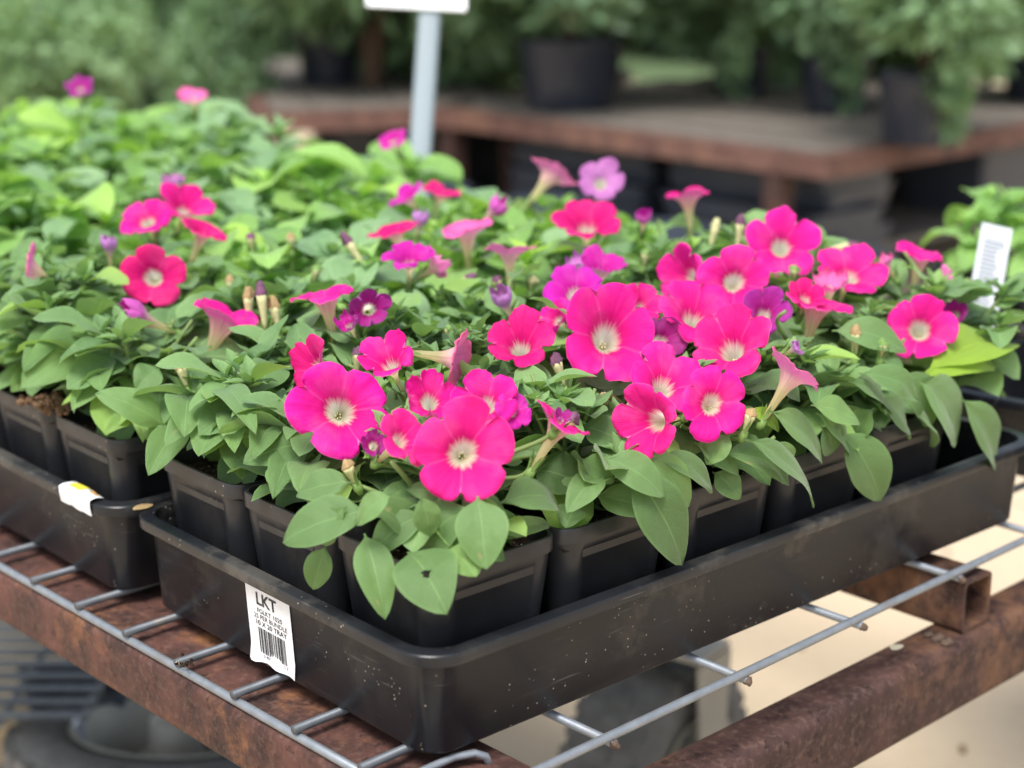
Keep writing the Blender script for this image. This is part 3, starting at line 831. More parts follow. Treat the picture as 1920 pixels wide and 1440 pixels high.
def in_bloom(p):
    for c_, a_, r_ in DISC:
        q = p-c_
        if q.length > 4*r_: continue
        h = q.dot(a_)
        if -.25*r_ < h < .4*r_ and (q-a_*h).length < 1.0*r_: return True
        # in front of the face, along the line on which it is looked at
        v = (CAM-c_).normalized(); h = q.dot(v)
        if .1*r_ < h < 3.6*r_ and (q-v*h).length < .8*r_*max(.35, abs(a_.dot(v))): return True
    return False
LEAFPTS = {}
def through_wall(cols, loc):
    """does a leaf leave its pot below the rim?"""
    TI = TROT.inverted(); o = Vector(loc)
    for col in cols:
        was_in = True
        for p in col:
            q = TI @ (p-o); inside = abs(q.x) < PX*.485 and abs(q.y) < PY*.485
            if was_in and not inside and q.z < PH-.084+.0045: return True
            if not inside and q.z < PH-.084-.001 and abs(q.x) < PX*.52 and abs(q.y) < PY*.52: return True
            was_in = inside
    return False
PLANTS = []
def plant(loc, tpl, rz, sc, label, group, wall=False):
    root = empty('petunia_plant', loc, label, 'plant', group, rz)
    root.scale = (sc, sc, sc)
    RM = Matrix.Rotation(rz, 4, 'Z')
    for (nm, me, M) in tpl:
        if nm != 'stem':
            W_ = Matrix.Translation(Vector(loc)) @ RM @ Matrix.Diagonal((sc, sc, sc, 1)) @ M
            if nm == 'leaf':
                key = me.name
                if key not in LEAFPTS: LEAFPTS[key] = [[me.vertices[q*5+j].co.copy() for q in range(1, 12)] for j in (0, 2, 4)]
                cols = [[W_ @ v for v in col] for col in LEAFPTS[key]]
                pts_ = cols[0][2::3] + cols[1][1::2] + cols[2][2::3]
                if wall and through_wall(cols, loc): continue
            else: pts_ = [W_.translation, W_.translation + Vector((0, 0, .012)), W_.translation + Vector((0, 0, .022))]
            if any(in_bloom(p) for p in pts_): continue
        link(nm, me, root, M)
    PLANTS.append(root)
    return root
ZS = .0037+.084
rp = random.Random(77)
LABEL_A = {
    (0, 0): 'petunia in the front corner pot with the largest hot pink bloom facing forward',
    (1, 0): 'petunia with a large drooping leaf, second pot from the front corner, right side',
    (2, 0): 'petunia under clustered pink blooms, third pot from the front corner, right side',
    (3, 0): 'petunia with a pale leaf hanging over the rim, fourth pot along the right side',
    (4, 0): 'petunia at the far right end with a yellow-green leaf and a magenta bloom',
    (5, 0): 'petunia foliage at the far right corner of the stickered tray beside the white stake',
    (0, 1): 'petunia above the barcode sticker with a wide pink bloom turned left',
    (0, 2): 'petunia in the left end pot with upright cream trumpets, soft leaves toward the gap',
}
def near_skip(p, d):
    return False
for i in range(6):
    for j in range(3):
        lab = LABEL_A.get((i, j)) or 'petunia in the %s row of the stickered tray, %s plant back from its barcode end' % (COLW[j], ORD[i])
        l = spot(TRAYS[0], i, j); l.z = ZS + TRAYS[0].z
        plant(l, TEMPL[(i*5+j*3) % 6], rp.uniform(0, 6.28), rp.uniform(.93, 1.06)*(1.0 if j == 0 or i == 0 else 1.08), lab, 'petunias in the front tray', True)
for i in range(6):
    for j in range(3):
        l = spot(TRAYS[1], i, j); l.z = ZS + TRAYS[1].z
        if i == 0: lab = ('petunia in the tagged tray beside the gap between trays, red-pink bloom above it', 'petunia with a broad pale leaf over heaped soil in the tagged tray', 'petunia at the left picture edge, one pink bloom seen side-on')[j]
        elif i < 3: lab = 'leafy petunia in the tagged tray, %s from the cart end, %s row' % (ORD[i], ('right-hand', 'middle', 'left-hand')[j])
        else: lab = 'leafy petunia in the tagged tray, %s from the cart end in the %s row' % (ORD[i], ('right-hand', 'middle', 'left-hand')[j])
        far = i >= 2
        plant(l, (TEMPL_FAR if far else TEMPL)[(i*3+j*2) % (7 if far else 6)], rp.uniform(0, 6.28), rp.uniform(1.02, 1.15)*(1.08 if far else 1), lab, 'leafy petunias in the tagged tray', i < 2)
for t in (2, 3, 4):
    for i in range(6):
        for j in range(3):
            l = spot(TRAYS[t], i, j); l.z = ZS + TRAYS[t].z
            plant(l, TEMPL_FAR[(i*3+j*2+t) % 7], rp.uniform(0, 6.28), rp.uniform(1.05, 1.5), 'blurred petunia, %s from the cart end, %s row, %s tray behind the tagged one' % (ORD[i], ('near', 'middle', 'far')[j], ORD[t-2]), 'leafy petunias massed at the back')
rowS = []
for i in range(3):
    for j in range(3):
        l = spot(Vector((.828, .0, .0004)), i, j)
        if i == 0: pot(l, 'black square pot at the right edge, %s from the right in the blurred tray' % ORD[j], 'pots in the staked tray', TA)
        l = l.copy(); l.z = ZS
        plant(l, TEMPL_FAR[(i+j) % 4], rp.uniform(0, 6.28), rp.uniform(.95, 1.1), 'pale green plant, %s from the near end, %s row, in the tray behind the stake' % (ORD[i], ('right', 'middle', 'left')[j]), 'plants in the staked tray')
pot(Vector((.735, -.03, .0041)), 'black square pot standing in the nearly empty tray at the right', 'pots in the staked tray', R(9))

def nearest(p, pool=None):
    return min(pool or PLANTS, key=lambda o: (o.location.xy - Vector(p).xy).length)
def attach(o, root):
    """parent keeping the world-space mesh coordinates (mesh made in world space)"""
    o.parent = root
    o.matrix_basis = (Matrix.Translation(root.location) @ Matrix.Rotation(root.rotation_euler.z, 4, 'Z') @ Matrix.Diagonal((*root.scale, 1))).inverted()
    return o

# ------------------------------------------------------------------ leaves placed one by one (those the photograph shows singly)
def P3(s):
    px, py, k, v = s
    return un(px, py, **{k: v})
def hero_leaf(b, t, wpx, mat=M_LEAF_HERO, bow=.16, fold=.42, root=None, hole=None, k=.78, cam_w=.6, seed=0):
    B, T = P3(b), P3(t)
    L = (T-B).length
    mid = (B+T)/2
    toc = (CAM-mid).normalized(); N0 = (Vector((0, 0, 1))*(1-cam_w) + toc*cam_w).normalized()
    D = (T-B).normalized(); sd = D.cross(N0).normalized(); nn = sd.cross(D)
    wd = wpx*depth(mid)/FPX
    Cn = mid + nn*L*bow + Vector((0, 0, L*bow*.5))
    vs, uv, fs = [], [], []
    nu, nv = 16, 6
    for i in range(nu+1):
        u = i/nu
        c = B*(1-u)**2 + Cn*2*u*(1-u) + T*u*u
        w_ = wd/2*wprof(u, k)*1.02
        for j in range(nv+1):
            q = -1+2*j/nv
            tw = .55*math.sin(seed*2.3)*(u-.25); sd_u = sd*math.cos(tw) + nn*math.sin(tw)
            vs.append(c + sd_u*q*w_ + nn*(fold*abs(q)*w_ - .6*fold*q*q*w_ + .07*w_*math.sin(u*8+seed*2+q*1.4)*abs(q) + .0016*noise.noise(Vector((u*4, q*2, seed)))))
            uv.append((.5+.5*q, u))
    for i in range(nu):
        for j in range(nv):
            if hole and i in (hole[0]-1, hole[0]) and j in (hole[1]-1, hole[1]): continue
            p = i*(nv+1)+j; fs.append((p, p+1, p+nv+2, p+nv+1))
    if hole:
        ci, cj = hole; cv = vs[ci*(nv+1)+cj].copy()
        for di in (-1, 0, 1):
            for dj in (-1, 0, 1):
                if di or dj:
                    q = ci+di, cj+dj; d_ = vs[q[0]*(nv+1)+q[1]]-cv; vs[q[0]*(nv+1)+q[1]] = cv + d_.normalized()*wd*(.075+.02*math.sin(di*3+dj*5))
    o = link('leaf', mesh('leaf_blade', vs, fs, mat, True, uv))
    return attach(o, root or nearest(B))
def pA(i, j): return PLANTS[i*3+j]
def pB(i, j): return PLANTS[18+i*3+j]
HL = [
    # corner pot
    (pA(0, 0), (695, 958, 'z', .125), (530, 1018, 'x', -.022), 100), (pA(0, 0), (683, 1000, 'z', .113), (722, 1162, 'x', -.004), 78),
    (pA(0, 0), (765, 1035, 'z', .106), (838, 1152, 'y', -.004), 128), (pA(0, 0), (612, 1022, 'z', .1), (588, 1106, 'x', -.003), 56),
    (pA(0, 0), (885, 950, 'z', .128), (783, 1042, 'z', .098), 96), (pA(0, 0), (895, 930, 'z', .135), (912, 1068, 'y', -.008), 104),
    (pA(0, 0), (838, 1030, 'z', .108), (893, 1082, 'y', -.004), 92), (pA(0, 0), (935, 945, 'z', .125), (1048, 955, 'z', .108), 84),
    (pA(0, 0), (695, 945, 'z', .13), (787, 1008, 'z', .106), 74), (pA(0, 0), (755, 918, 'z', .132), (852, 946, 'z', .122), 44),
    (pA(0, 0), (660, 905, 'z', .135), (555, 930, 'z', .125), 70), (pA(0, 0), (860, 930, 'z', .13), (950, 1010, 'z', .105), 80),
    # along the right side
    (pA(1, 0), (1175, 880, 'z', .128), (1278, 1060, 'y', -.012), 112), (pA(1, 0), (1115, 930, 'z', .108), (1226, 966, 'y', -.008), 66),
    (pA(1, 0), (1130, 858, 'z', .135), (1246, 932, 'y', -.014), 82), (pA(1, 0), (995, 880, 'z', .12), (1098, 912, 'z', .112), 92),
    (pA(1, 0), (1200, 850, 'z', .135), (1292, 950, 'y', -.01), 76), (pA(1, 0), (1085, 800, 'z', .14), (1180, 842, 'z', .128), 74),
    (pA(1, 0), (1080, 950, 'z', .104), (1060, 990, 'z', .098), 60),
    (pA(2, 0), (1335, 885, 'z', .108), (1388, 936, 'y', -.008), 54), (pA(2, 0), (1395, 822, 'z', .135), (1526, 952, 'y', -.016), 64),
    (pA(2, 0), (1350, 850, 'z', .125), (1480, 910, 'y', -.012), 66), (pA(2, 0), (1300, 830, 'z', .13), (1385, 890, 'y', -.008), 60),
    (pA(2, 0), (1440, 770, 'z', .14), (1540, 870, 'y', -.008), 70),
    (pA(3, 0), (1572, 808, 'z', .112), (1650, 940, 'y', -.014), 94), (pA(3, 0), (1520, 760, 'z', .135), (1612, 795, 'z', .12), 62),
    (pA(3, 0), (1590, 715, 'z', .145), (1668, 790, 'y', -.004), 66), (pA(3, 0), (1610, 700, 'z', .148), (1722, 752, 'z', .126), 60),
    (pA(3, 0), (1640, 740, 'z', .13), (1702, 822, 'y', -.006), 80), (pA(3, 0), (1540, 800, 'z', .12), (1560, 850, 'y', -.004), 70),
    (pA(4, 0), (1722, 715, 'z', .13), (1792, 832, 'y', -.004), 118), (pA(4, 0), (1800, 745, 'z', .11), (1864, 884, 'y', -.008), 78),
    (pA(4, 0), (1680, 700, 'z', .135), (1745, 800, 'y', -.002), 80), (pA(4, 0), (1720, 780, 'z', .11), (1745, 838, 'y', -.004), 56),
    (pA(4, 0), (1560, 620, 'z', .16), (1700, 660, 'z', .145), 70),
    # along the barcode end
    (pA(0, 1), (600, 830, 'z', .13), (455, 870, 'x', .004), 100), (pA(0, 1), (560, 775, 'z', .14), (438, 815, 'z', .128), 92),
    (pA(0, 1), (560, 850, 'z', .118), (512, 936, 'x', -.002), 70), (pA(0, 1), (590, 880, 'z', .115), (560, 925, 'x', -.004), 80),
    (pA(0, 1), (530, 690, 'z', .15), (470, 740, 'z', .145), 74),
    (pA(0, 2), (312, 800, 'z', .118), (178, 738, 'x', -.012), 76), (pA(0, 2), (345, 800, 'z', .115), (278, 892, 'x', -.006), 70),
    (pA(0, 2), (355, 745, 'z', .135), (345, 820, 'x', .004), 84), (pA(0, 2), (430, 780, 'z', .125), (372, 856, 'x', .006), 96),
    (pA(0, 2), (395, 720, 'z', .14), (462, 770, 'z', .128), 74), (pA(0, 2), (300, 690, 'z', .14), (255, 730, 'z', .13), 60),
    (pA(0, 2), (440, 790, 'z', .12), (440, 850, 'x', .006), 70),
    # smaller leaves that close the rosettes over the rims
    (pA(0, 0), (800, 962, 'z', .122), (695, 1042, 'x', .006), 66), (pA(0, 0), (815, 985, 'z', .115), (948, 1052, 'y', -.002), 66), (pA(0, 0), (860, 985, 'z', .112), (992, 1002, 'z', .1), 58),
    (pA(0, 0), (650, 950, 'z', .128), (606, 1022, 'x', -.002), 62), (pA(0, 0), (735, 925, 'z', .14), (668, 985, 'z', .122), 54), (pA(0, 0), (790, 930, 'z', .138), (805, 1005, 'z', .115), 56),
    (pA(1, 0), (1130, 890, 'z', .125), (1062, 962, 'y', .002), 62), (pA(1, 0), (1225, 860, 'z', .132), (1335, 925, 'y', -.004), 58), (pA(1, 0), (1090, 860, 'z', .135), (1150, 905, 'z', .12), 60),
    (pA(2, 0), (1450, 825, 'z', .125), (1468, 905, 'y', -.002), 60), (pA(2, 0), (1370, 815, 'z', .135), (1325, 872, 'z', .118), 56), (pA(3, 0), (1530, 775, 'z', .13), (1592, 862, 'y', -.004), 60), (pA(3, 0), (1640, 765, 'z', .125), (1600, 830, 'y', 0), 56),
    (pA(0, 1), (520, 790, 'z', .135), (475, 862, 'x', .002), 62), (pA(0, 1), (600, 800, 'z', .14), (530, 840, 'z', .125), 60), (pA(0, 2), (385, 770, 'z', .13), (310, 838, 'x', 0), 60), (pA(0, 2), (410, 740, 'z', .138), (480, 815, 'x', .006), 62),
    # tray to the left
    (pB(0, 1), (215, 655, 'z', .13), (38, 728, 'x', -.012), 118), (pB(0, 1), (130, 620, 'z', .14), (45, 700, 'x', -.008), 70),
    (pB(0, 1), (215, 555, 'z', .155), (72, 528, 'z', .158), 62), (pB(0, 2), (60, 600, 'z', .145), (-20, 640, 'x', -.01), 60),
    (pB(0, 0), (290, 690, 'z', .125), (228, 640, 'z', .13), 60), (pB(0, 0), (230, 575, 'z', .155), (120, 600, 'z', .15), 70),
    (pB(0, 1), (180, 690, 'z', .12), (190, 735, 'x', .01), 80),
]
for k, (rt, b, t, wp) in enumerate(HL):
    hero_leaf(b, t, wp, root=rt, seed=k, hole=(8, 3) if k == 2 else None, bow=.14 + .08*((k*7) % 5)/5)
LIME = [(pA(4, 0), (1735, 700, 'z', .128), (1898, 655, 'y', .01), 112, M_LEAF_LIME), (pA(4, 0), (1725, 712, 'z', .125), (1866, 690, 'y', -.004), 66, M_LEAF_LIME),
        (pA(0, 0), (938, 1015, 'z', .1), (1032, 985, 'z', .097), 46, M_LEAF_PALE), (pB(0, 0), (262, 790, 'z', .1), (195, 815, 'x', .004), 40, M_LEAF_PALE),
        (pB(0, 0), (262, 790, 'z', .1), (212, 770, 'z', .098), 36, M_LEAF_PALE), (pB(0, 0), (262, 790, 'z', .1), (268, 830, 'x', .012), 40, M_LEAF_PALE),
        (pB(0, 0), (268, 640, 'z', .13), (262, 700, 'z', .12), 36, M_LEAF_PALE), (pA(2, 0), (1400, 770, 'z', .14), (1460, 810, 'y', 0), 34, M_LEAF_LIME)]
for k, (rt, b, t, wp, mt) in enumerate(LIME):
    o = hero_leaf(b, t, wp, mat=mt, root=rt, seed=50+k)
    if mt is M_LEAF_LIME: o['label'] = 'yellow-green leaf'

# ------------------------------------------------------------------ flowers
def corolla(seed, flat=.22, funnel=.5, ruffle=.05, lobe=.16, close=0.0, thin=1.0):
    """unit corolla: limb radius 1, mouth on the origin, axis +Z, tube towards -Z"""
    rnd = random.Random(seed); n = 60
    rows = [(.0, .07, -1.18), (.06, .09, -1.0), (.12, .115, -.74), (.18, .14, -.48), (.25, .18, -.27), (.31, .22, -.12), (.37, .28, 0), (.44, .38, .085), (.52, .48, .12), (.6, .6, .155), (.7, .73, .19), (.8, .84, .21), (.9, .93, .225), (.96, .975, .225), (1, 1, .215)]
    ph = rnd.uniform(0, 6); lob = [rnd.uniform(.86, 1.12) for _ in range(5)]; tilt = [rnd.uniform(-.22, .26) for _ in range(5)]; off = [rnd.uniform(-.09, .09) for _ in range(5)]; clf = [rnd.uniform(.05, .2) for _ in range(5)]
    vs, uv, fs = [], [], []
    so = seed*3.7
    for i, (v, r, z) in enumerate(rows):
        f = max(0, (v-.37)/.63)
        for k in range(n+1):
            a = 2*PI*k/n; la = (a*5/(2*PI)) % 5; li = int(la) % 5; lf = la - int(la)
            s = math.sin(PI*lf)                            # 0 at the notch, 1 mid-lobe
            e = abs(s)**.42
            ca, sa = math.cos(a), math.sin(a)
            shape = 1 + f**2.2*(lobe*(e-1)*1.2 + (lob[li]-1)*s + .035*noise.noise(Vector((ca*3, sa*3, so))) + .02*noise.noise(Vector((ca*9, sa*9, so))))
            nd = li if lf < .5 else (li+1) % 5
            shape -= f**5*clf[nd]*math.exp(-(min(lf, 1-lf)/.05)**2)
            rr_ = r*shape*(thin if v < .2 else (1+thin)/2 if v < .28 else 1)
            zz = z if v <= .37 else z*flat/.22
            big = noise.noise(Vector((ca*1.1*f, sa*1.1*f, so+9)))
            zz += f**1.5*(tilt[li]*s + .16*big) + f**2*ruffle*(1.6*noise.noise(Vector((ca*3.2, sa*3.2, so+f))) + noise.noise(Vector((ca*7, sa*7, so+3))))
            zz += f**1.2*(.13*(s-.5))*(1-close)           # lobes bulge, seams sink
            zz -= f**3*.1*s*(1-close)                      # and their margins roll back
            zz -= .03*math.exp(-((lf-.5)/.05)**2)*f*(1-f)*2.4
            zz += f*f*close*(.55 + .25*s)
            rr_ *= 1 - f*f*close*.45
            aa = a + off[li]*s*f
            if v <= .37: zz *= funnel/.5
            vs.append((rr_*math.cos(aa), rr_*math.sin(aa), zz)); uv.append((k/n, v))
    for i in range(len(rows)-1):
        for k in range(n):
            p = i*(n+1)+k; fs.append((p, p+n+1, p+n+2, p+1))
    me = mesh('corolla', vs, fs, None, True, uv)
    return me
SHAPES = {'open': [corolla(s, .36, .38, .075, thin=.58) for s in range(8)], 'cup': [corolla(s+10, .58, .42, .085, .2, thin=.6) for s in range(7)], 'trumpet': [corolla(s+20, .5, .62, .05, .12) for s in range(5)],
          'crumple': [corolla(s+30, .35, .5, .3, .2, .4) for s in range(4)], 'shut': [corolla(s+40, .5, .7, .12, .2, .95) for s in range(2)]}
_cache = {}
def corolla_of(shape, colr, k):
    l = SHAPES[shape]; key = (shape, colr, k % len(l))
    if key not in _cache:
        c = l[k % len(l)].copy(); c.materials.append(PETAL[colr]); _cache[key] = c
    return _cache[key]
def calyx_mesh():
    m = MB(); m.tube([(0, 0, -.006), (0, 0, -.003), (0, 0, .001)], [.0015, .0028, .0026], 8)
    vs, fs = [], []
    for k in range(5):
        a = 2*PI*k/5; d = Vector((math.cos(a), math.sin(a), 0)); e = Vector((-d.y, d.x, 0)); o = len(m.v)
        pts = []
        for i in range(5):
            u = i/4; c = d*(.0024+.0016*u+.003*u*u) + Vector((0, 0, -.001+.011*u)); w_ = .0011*math.sin(PI*(u*.8+.2))
            pts += [c-e*w_, c+e*w_]
        m.add(pts, [(2*i, 2*i+1, 2*i+3, 2*i+2) for i in range(4)])
    return m.mesh('calyx_cup', M_CALYX, True)
CALYX = calyx_mesh()
def stamen_mesh():
    m = MB()
    for k in range(5):
        a = 2*PI*k/5+.3; r_ = .0013
        m.tube([(r_*.4*math.cos(a), r_*.4*math.sin(a), -.018), (r_*math.cos(a), r_*math.sin(a), -.011)], .00025, 5)
        m.tube([(r_*math.cos(a), r_*math.sin(a), -.0116), (r_*1.1*math.cos(a), r_*1.1*math.sin(a), -.0098)], .0005, 6)
    return m.mesh('stamen_bunch', M_ANTHER, True)
STAMEN = stamen_mesh()
def axis_frame(c, ax, spin, s):
    ax = ax.normalized(); q = Vector((0, 0, 1)).rotation_difference(ax)
    return Matrix.Translation(c) @ q.to_matrix().to_4x4() @ Matrix.Rotation(spin, 4, 'Z') @ Matrix.Diagonal((s, s, s, 1))
def world_of(root): return Matrix.Translation(root.location) @ Matrix.Rotation(root.rotation_euler.z, 4, 'Z') @ Matrix.Diagonal((*root.scale, 1))
FLOWERS = 0
for k, (px, py, dpx, z, fc, shp, colr, spin) in enumerate(FL):
    c = un(px, py, z=z)
    ax = (RT*fc[0] + UP*fc[1] - FW*fc[2]).normalized()
    rad = dpx/2*depth(c)/FPX*(1.06 if shp in ('open', 'cup') else 1.0)
    s = rad
    # seat the limb (not the throat) on the measured centre
    cc = c - ax*rad*.12
    root = nearest(cc - ax*.02)
    W = axis_frame(cc, ax, spin + k, s) @ Matrix.Diagonal((1 + .09*math.sin(k*2.1), 1 - .09*math.sin(k*1.7+1), 1, 1))
    RI = world_of(root).inverted()
    f = link('flower', corolla_of(shp, colr, k), root, RI @ W)
    base = cc - ax*rad*1.18*(1.2 if shp in ('trumpet', 'shut') else 1)
    FI = W.inverted()
    link('calyx', CALYX, f, FI @ axis_frame(base, ax, k, 1.0))
    if shp in ('open', 'cup'): link('stamens', STAMEN, f, FI @ axis_frame(cc, ax, k, rad/.026))
    # pedicel bends from the calyx down into the plant
    tgt = Vector(root.location) + Vector((0, 0, .035))
    e = base.lerp(tgt, .75); e.z = min(e.z, base.z-.012); e.z = max(e.z, root.location.z+.01)
    p1 = base - ax*.012; p2 = Vector((e.x*.6+p1.x*.4, e.y*.6+p1.y*.4, e.z+.012))
    pts = [base*(1-t)**3 + p1*3*t*(1-t)**2 + p2*3*t*t*(1-t) + e*t**3 for t in [q/8 for q in range(9)]]
    link('pedicel', MB().tube(pts, [.0011+.0004*q/8 for q in range(9)], 6).mesh('pedicel_tube', M_STEM, True), f, FI)
# buds and withered flowers: pixel of the tip, pixel of the base, height, tip colour
BUD = [(465, 545, 468, 612, .165, M_DRYTAN), (488, 536, 498, 622, .168, M_DRY), (512, 562, 524, 632, .163, M_DRYTAN), (645, 442, 690, 510, .18, M_DRY), (888, 518, 832, 556, .172, M_DRY),
       (1040, 668, 1058, 728, .16, M_DRY), (336, 680, 352, 728, .15, M_DRYTAN), (648, 868, 668, 908, .14, M_DRYTAN), (1390, 408, 1382, 470, .19, M_DRY), (1605, 460, 1540, 470, .185, M_DRY),
       (1604, 615, 1602, 672, .155, M_DRYTAN), (672, 655, 668, 700, .16, M_DRY), (1492, 655, 1462, 662, .16, M_DRY), (1132, 740, 1128, 780, .15, M_DRYTAN), (1410, 770, 1395, 810, .148, M_DRYTAN), (1080, 780, 1040, 815, .16, M_DRY), (446, 598, 470, 612, .165, M_DRY), (1345, 415, 1330, 470, .185, M_TUBE)]
BUD += [(470, 690, 478, 722, .152, M_TUBE), (905, 640, 900, 672, .165, M_TUBE), (1480, 640, 1472, 676, .16, M_CALYX), (1655, 640, 1650, 672, .155, M_CALYX), (845, 612, 838, 640, .168, M_CALYX), (560, 640, 556, 668, .16, M_CALYX),
        (1040, 730, 1046, 764, .155, M_CALYX), (1490, 500, 1484, 530, .182, M_CALYX), (1212, 470, 1206, 500, .18, M_CALYX), (720, 545, 716, 575, .175, M_CALYX), (1000, 520, 996, 546, .175, M_TUBE), (430, 520, 436, 556, .17, M_DRYTAN), (1700, 580, 1694, 604, .158, M_CALYX), (1180, 820, 1186, 846, .14, M_CALYX), (595, 500, 590, 530, .178, M_CALYX),
        (930, 520, 940, 552, .172, M_DRY), (1150, 395, 1146, 425, .19, M_DRYTAN), (545, 440, 548, 470, .185, M_DRYTAN), (470, 440, 474, 470, .186, M_DRY)]
for k, (tx, ty, bx, by, z, tipm) in enumerate(BUD):
    B = un(bx, by, z=z-.012); T = un(tx, ty, d=depth(B)-.004)
    root = nearest(B); ax = T-B; L = ax.length
    m = MB(); n = 10; rs = [(.0, .0014), (.2, .0018), (.45, .0024), (.65, .0031), (.8, .0034)]
    rnd = random.Random(k)
    b0 = MB().tube([B+ax*t for t, _ in rs], [r for _, r in rs], n)
    o = b0.build('bud', M_TUBE, None, True); attach(o, root)
    t_ = MB(); vs = []; q = Vector((0, 0, 1)).rotation_difference(ax.normalized()); loops = []
    for t, r in ((.76, .0030), (.84, .0036), (.92, .0028), (1.0, .0024), (1.08, .0013), (1.1, .0004)):
        loops.append([B+ax*t + q @ Vector((math.cos(2*PI*i/n)*r*(1+.5*math.sin(i*3+k)*(t > .8)), math.sin(2*PI*i/n)*r*(1+.5*math.sin(i*3+k)*(t > .8)), rnd.uniform(-.001, .001)*(t > .8))) for i in range(n)])
    tp = t_.loft(loops, False, True).build('withered_tip', tipm, None, True); tp.parent = o
    link('calyx', CALYX, o, axis_frame(B, ax, k, 1.0))
    tg = Vector(root.location) + Vector((0, 0, .03)); e = B.lerp(tg, .6); e.z = min(e.z, B.z-.01)
    link('pedicel', MB().tube([B, B.lerp(e, .4)-ax*.15, e], [.0011, .0012, .0014], 6).mesh('pedicel_tube', M_STEM, True), o)

# ------------------------------------------------------------------ stake label and sign post
st = empty('plant_stake', (0, 0, 0), 'white plastic stake label with small grey print standing in the right-hand tray', 'plant label')
b0, b1 = un(1838, 604, d=1.3), un(1870, 424, d=1.33)
st.location = b0
axs = (b1-b0).normalized(); sd = (RT - axs*RT.dot(axs)).normalized(); nn = sd.cross(axs)
wd = 28*1.345/FPX
H = (b1-b0).length
def slab(name, a, b, c, d, th, mat, par, off=0):
    """plate spanning side a..b, height c..d"""
    v = [sd*x + axs*y + nn*(off+z) for z in (-th/2, th/2) for x, y in ((a, c), (b, c), (b, d), (a, d))]
    return obj(name, v, [(3, 2, 1, 0), (4, 5, 6, 7), (0, 1, 5, 4), (1, 2, 6, 5), (2, 3, 7, 6), (3, 0, 4, 7)], mat, par)
slab('plate', -wd, wd, -.05, H, .0012, plain('stake_plastic', (.5, .53, .56), .4, .4, 0, .05), st)
rnd = random.Random(4)
for k in range(17):
    y = H*(.1+.045*k)
    slab('printed_line', -wd*.7, wd*rnd.uniform(.2, .75), y, y+H*.022, .0002, M_GREYINK, st, .00085)
sp = empty('sign_post', (0, 0, 0), 'pale grey post leaning slightly with a white sign board across its top', 'sign')
p0, p1 = un(779, 420, d=1.88), un(806, 28, d=1.93)
sp.location = p0
ax_ = (p1-p0).normalized(); sd = (RT - ax_*RT.dot(ax_)).normalized(); nn = sd.cross(ax_); axs = ax_
hw = 20.5*1.9/FPX
o = MB().loft([[sd*q.x + nn*q.y + axs*h for q in rrect(-hw, -hw*.8, hw, hw*.8, .004, 0, 3)] for h in (-.1, (p1-p0).length)]).build('post', M_POST, sp)
auto_smooth(o, 40)
Lp = (p1-p0).length
axs = (axs + sd*-.03).normalized()
slab('sign_board', -.064, .049, Lp+.001, Lp+.1, .004, M_SIGN, sp, -hw*.8-.003 if nn.dot(FW) > 0 else hw*.8+.003)

# ------------------------------------------------------------------ bench with shrubs behind
bench = empty('plant_bench', (0, 0, GZ), 'rusty low bench with grey weathered boards carrying the potted shrubs', 'bench')
BX, BY, BZ = 2.53, 1.62, -.105
def bl(o): o.parent = bench; o.location = (0, 0, -GZ); return o
bl(MB().box((BX, BY+.04, BZ-.05), (BX+.04, 2.95, BZ)).build('front_rail', M_RUST_FAR, bench))
bl(MB().box((BX, BY, BZ-.05), (5.2, BY+.038, BZ)).build('end_rail', M_RUST_FAR, bench))
for k in range(14):
    x = BX+.045+k*.108
    bl(MB().box((x, BY+.04, BZ-.03), (x+.1, 2.95, BZ+.003+.003*(k % 3))).build('board', M_WOOD, bench))
for x, y in ((BX+.02, BY+.15), (BX+.02, 2.88), (4.0, BY+.15), (4.0, 2.88)):
    bl(MB().box((x-.015, y-.025, GZ), (x+.015+.02, y+.025, BZ-.051)).build('leg', M_RUST_DARK, bench))
bl(MB().box((BX+.05, BY+.1, GZ+.12), (3.9, 2.9, GZ+.14)).build('lower_shelf', M_WOOD, bench))
crate_me = MB()
crate_me.loft([rrect(i, i, .5-i, .27-i, .02, z, 3) for i, z in ((.012, 0), (.004, .055), (0, .056), (0, .065), (.008, .065), (.018, .004))])
crate_me = crate_me.mesh('crate_shell', M_GREYBOX)
rnd = random.Random(2)
k = 0
_r = lambda r, z: [Vector((r*math.cos(2*PI*i/24), r*math.sin(2*PI*i/24), z)) for i in range(24)]
TUB = MB().loft([_r(.12, 0), _r(.145, .2), _r(.15, .2), _r(.15, .22), _r(.142, .22), _r(.115, .02)], True, True).mesh('tub_shell', M_GREYBOX)
CR = [(1.70, 5), (2.26, 4)]
for row, (y, n) in enumerate(CR):
    for q in range(n):
        o = link('crate', crate_me); o.location = (BX+.1+rnd.uniform(0, .03), y+.5, GZ+.14+q*.0655*.78); o.rotation_euler = (0, 0, R(-90+rnd.uniform(-3, 3)))
        o.scale = (1, 1, .78)
        tag(o, ('grey-black tray under the bench, %s in the %s stack from its corner' % ((ORD[q] + ' from the bottom') if q < n-1 else 'topmost', ORD[row])), 'tray', 'trays stacked under the bench')
for row in range(5):
    o = link('crate', crate_me); o.location = (BX+.85+row*.56, BY+.12, GZ+.14); o.scale = (1, 1, 3.0)
    tag(o, 'deep grey-black crate under the end rail of the bench, %s from the corner' % ORD[row], 'tray', 'trays stacked under the bench')
for k in range(4):
    b = Vector((BX-.16-.05*(k % 2), 1.5+k*.42, GZ))
    n = 24
    tag(link('nursery_tub', TUB), 'empty black tub on the ground before the bench, %s from its corner' % (ORD+['seventh'])[k], 'pot', 'empty tubs before the bench').location = b
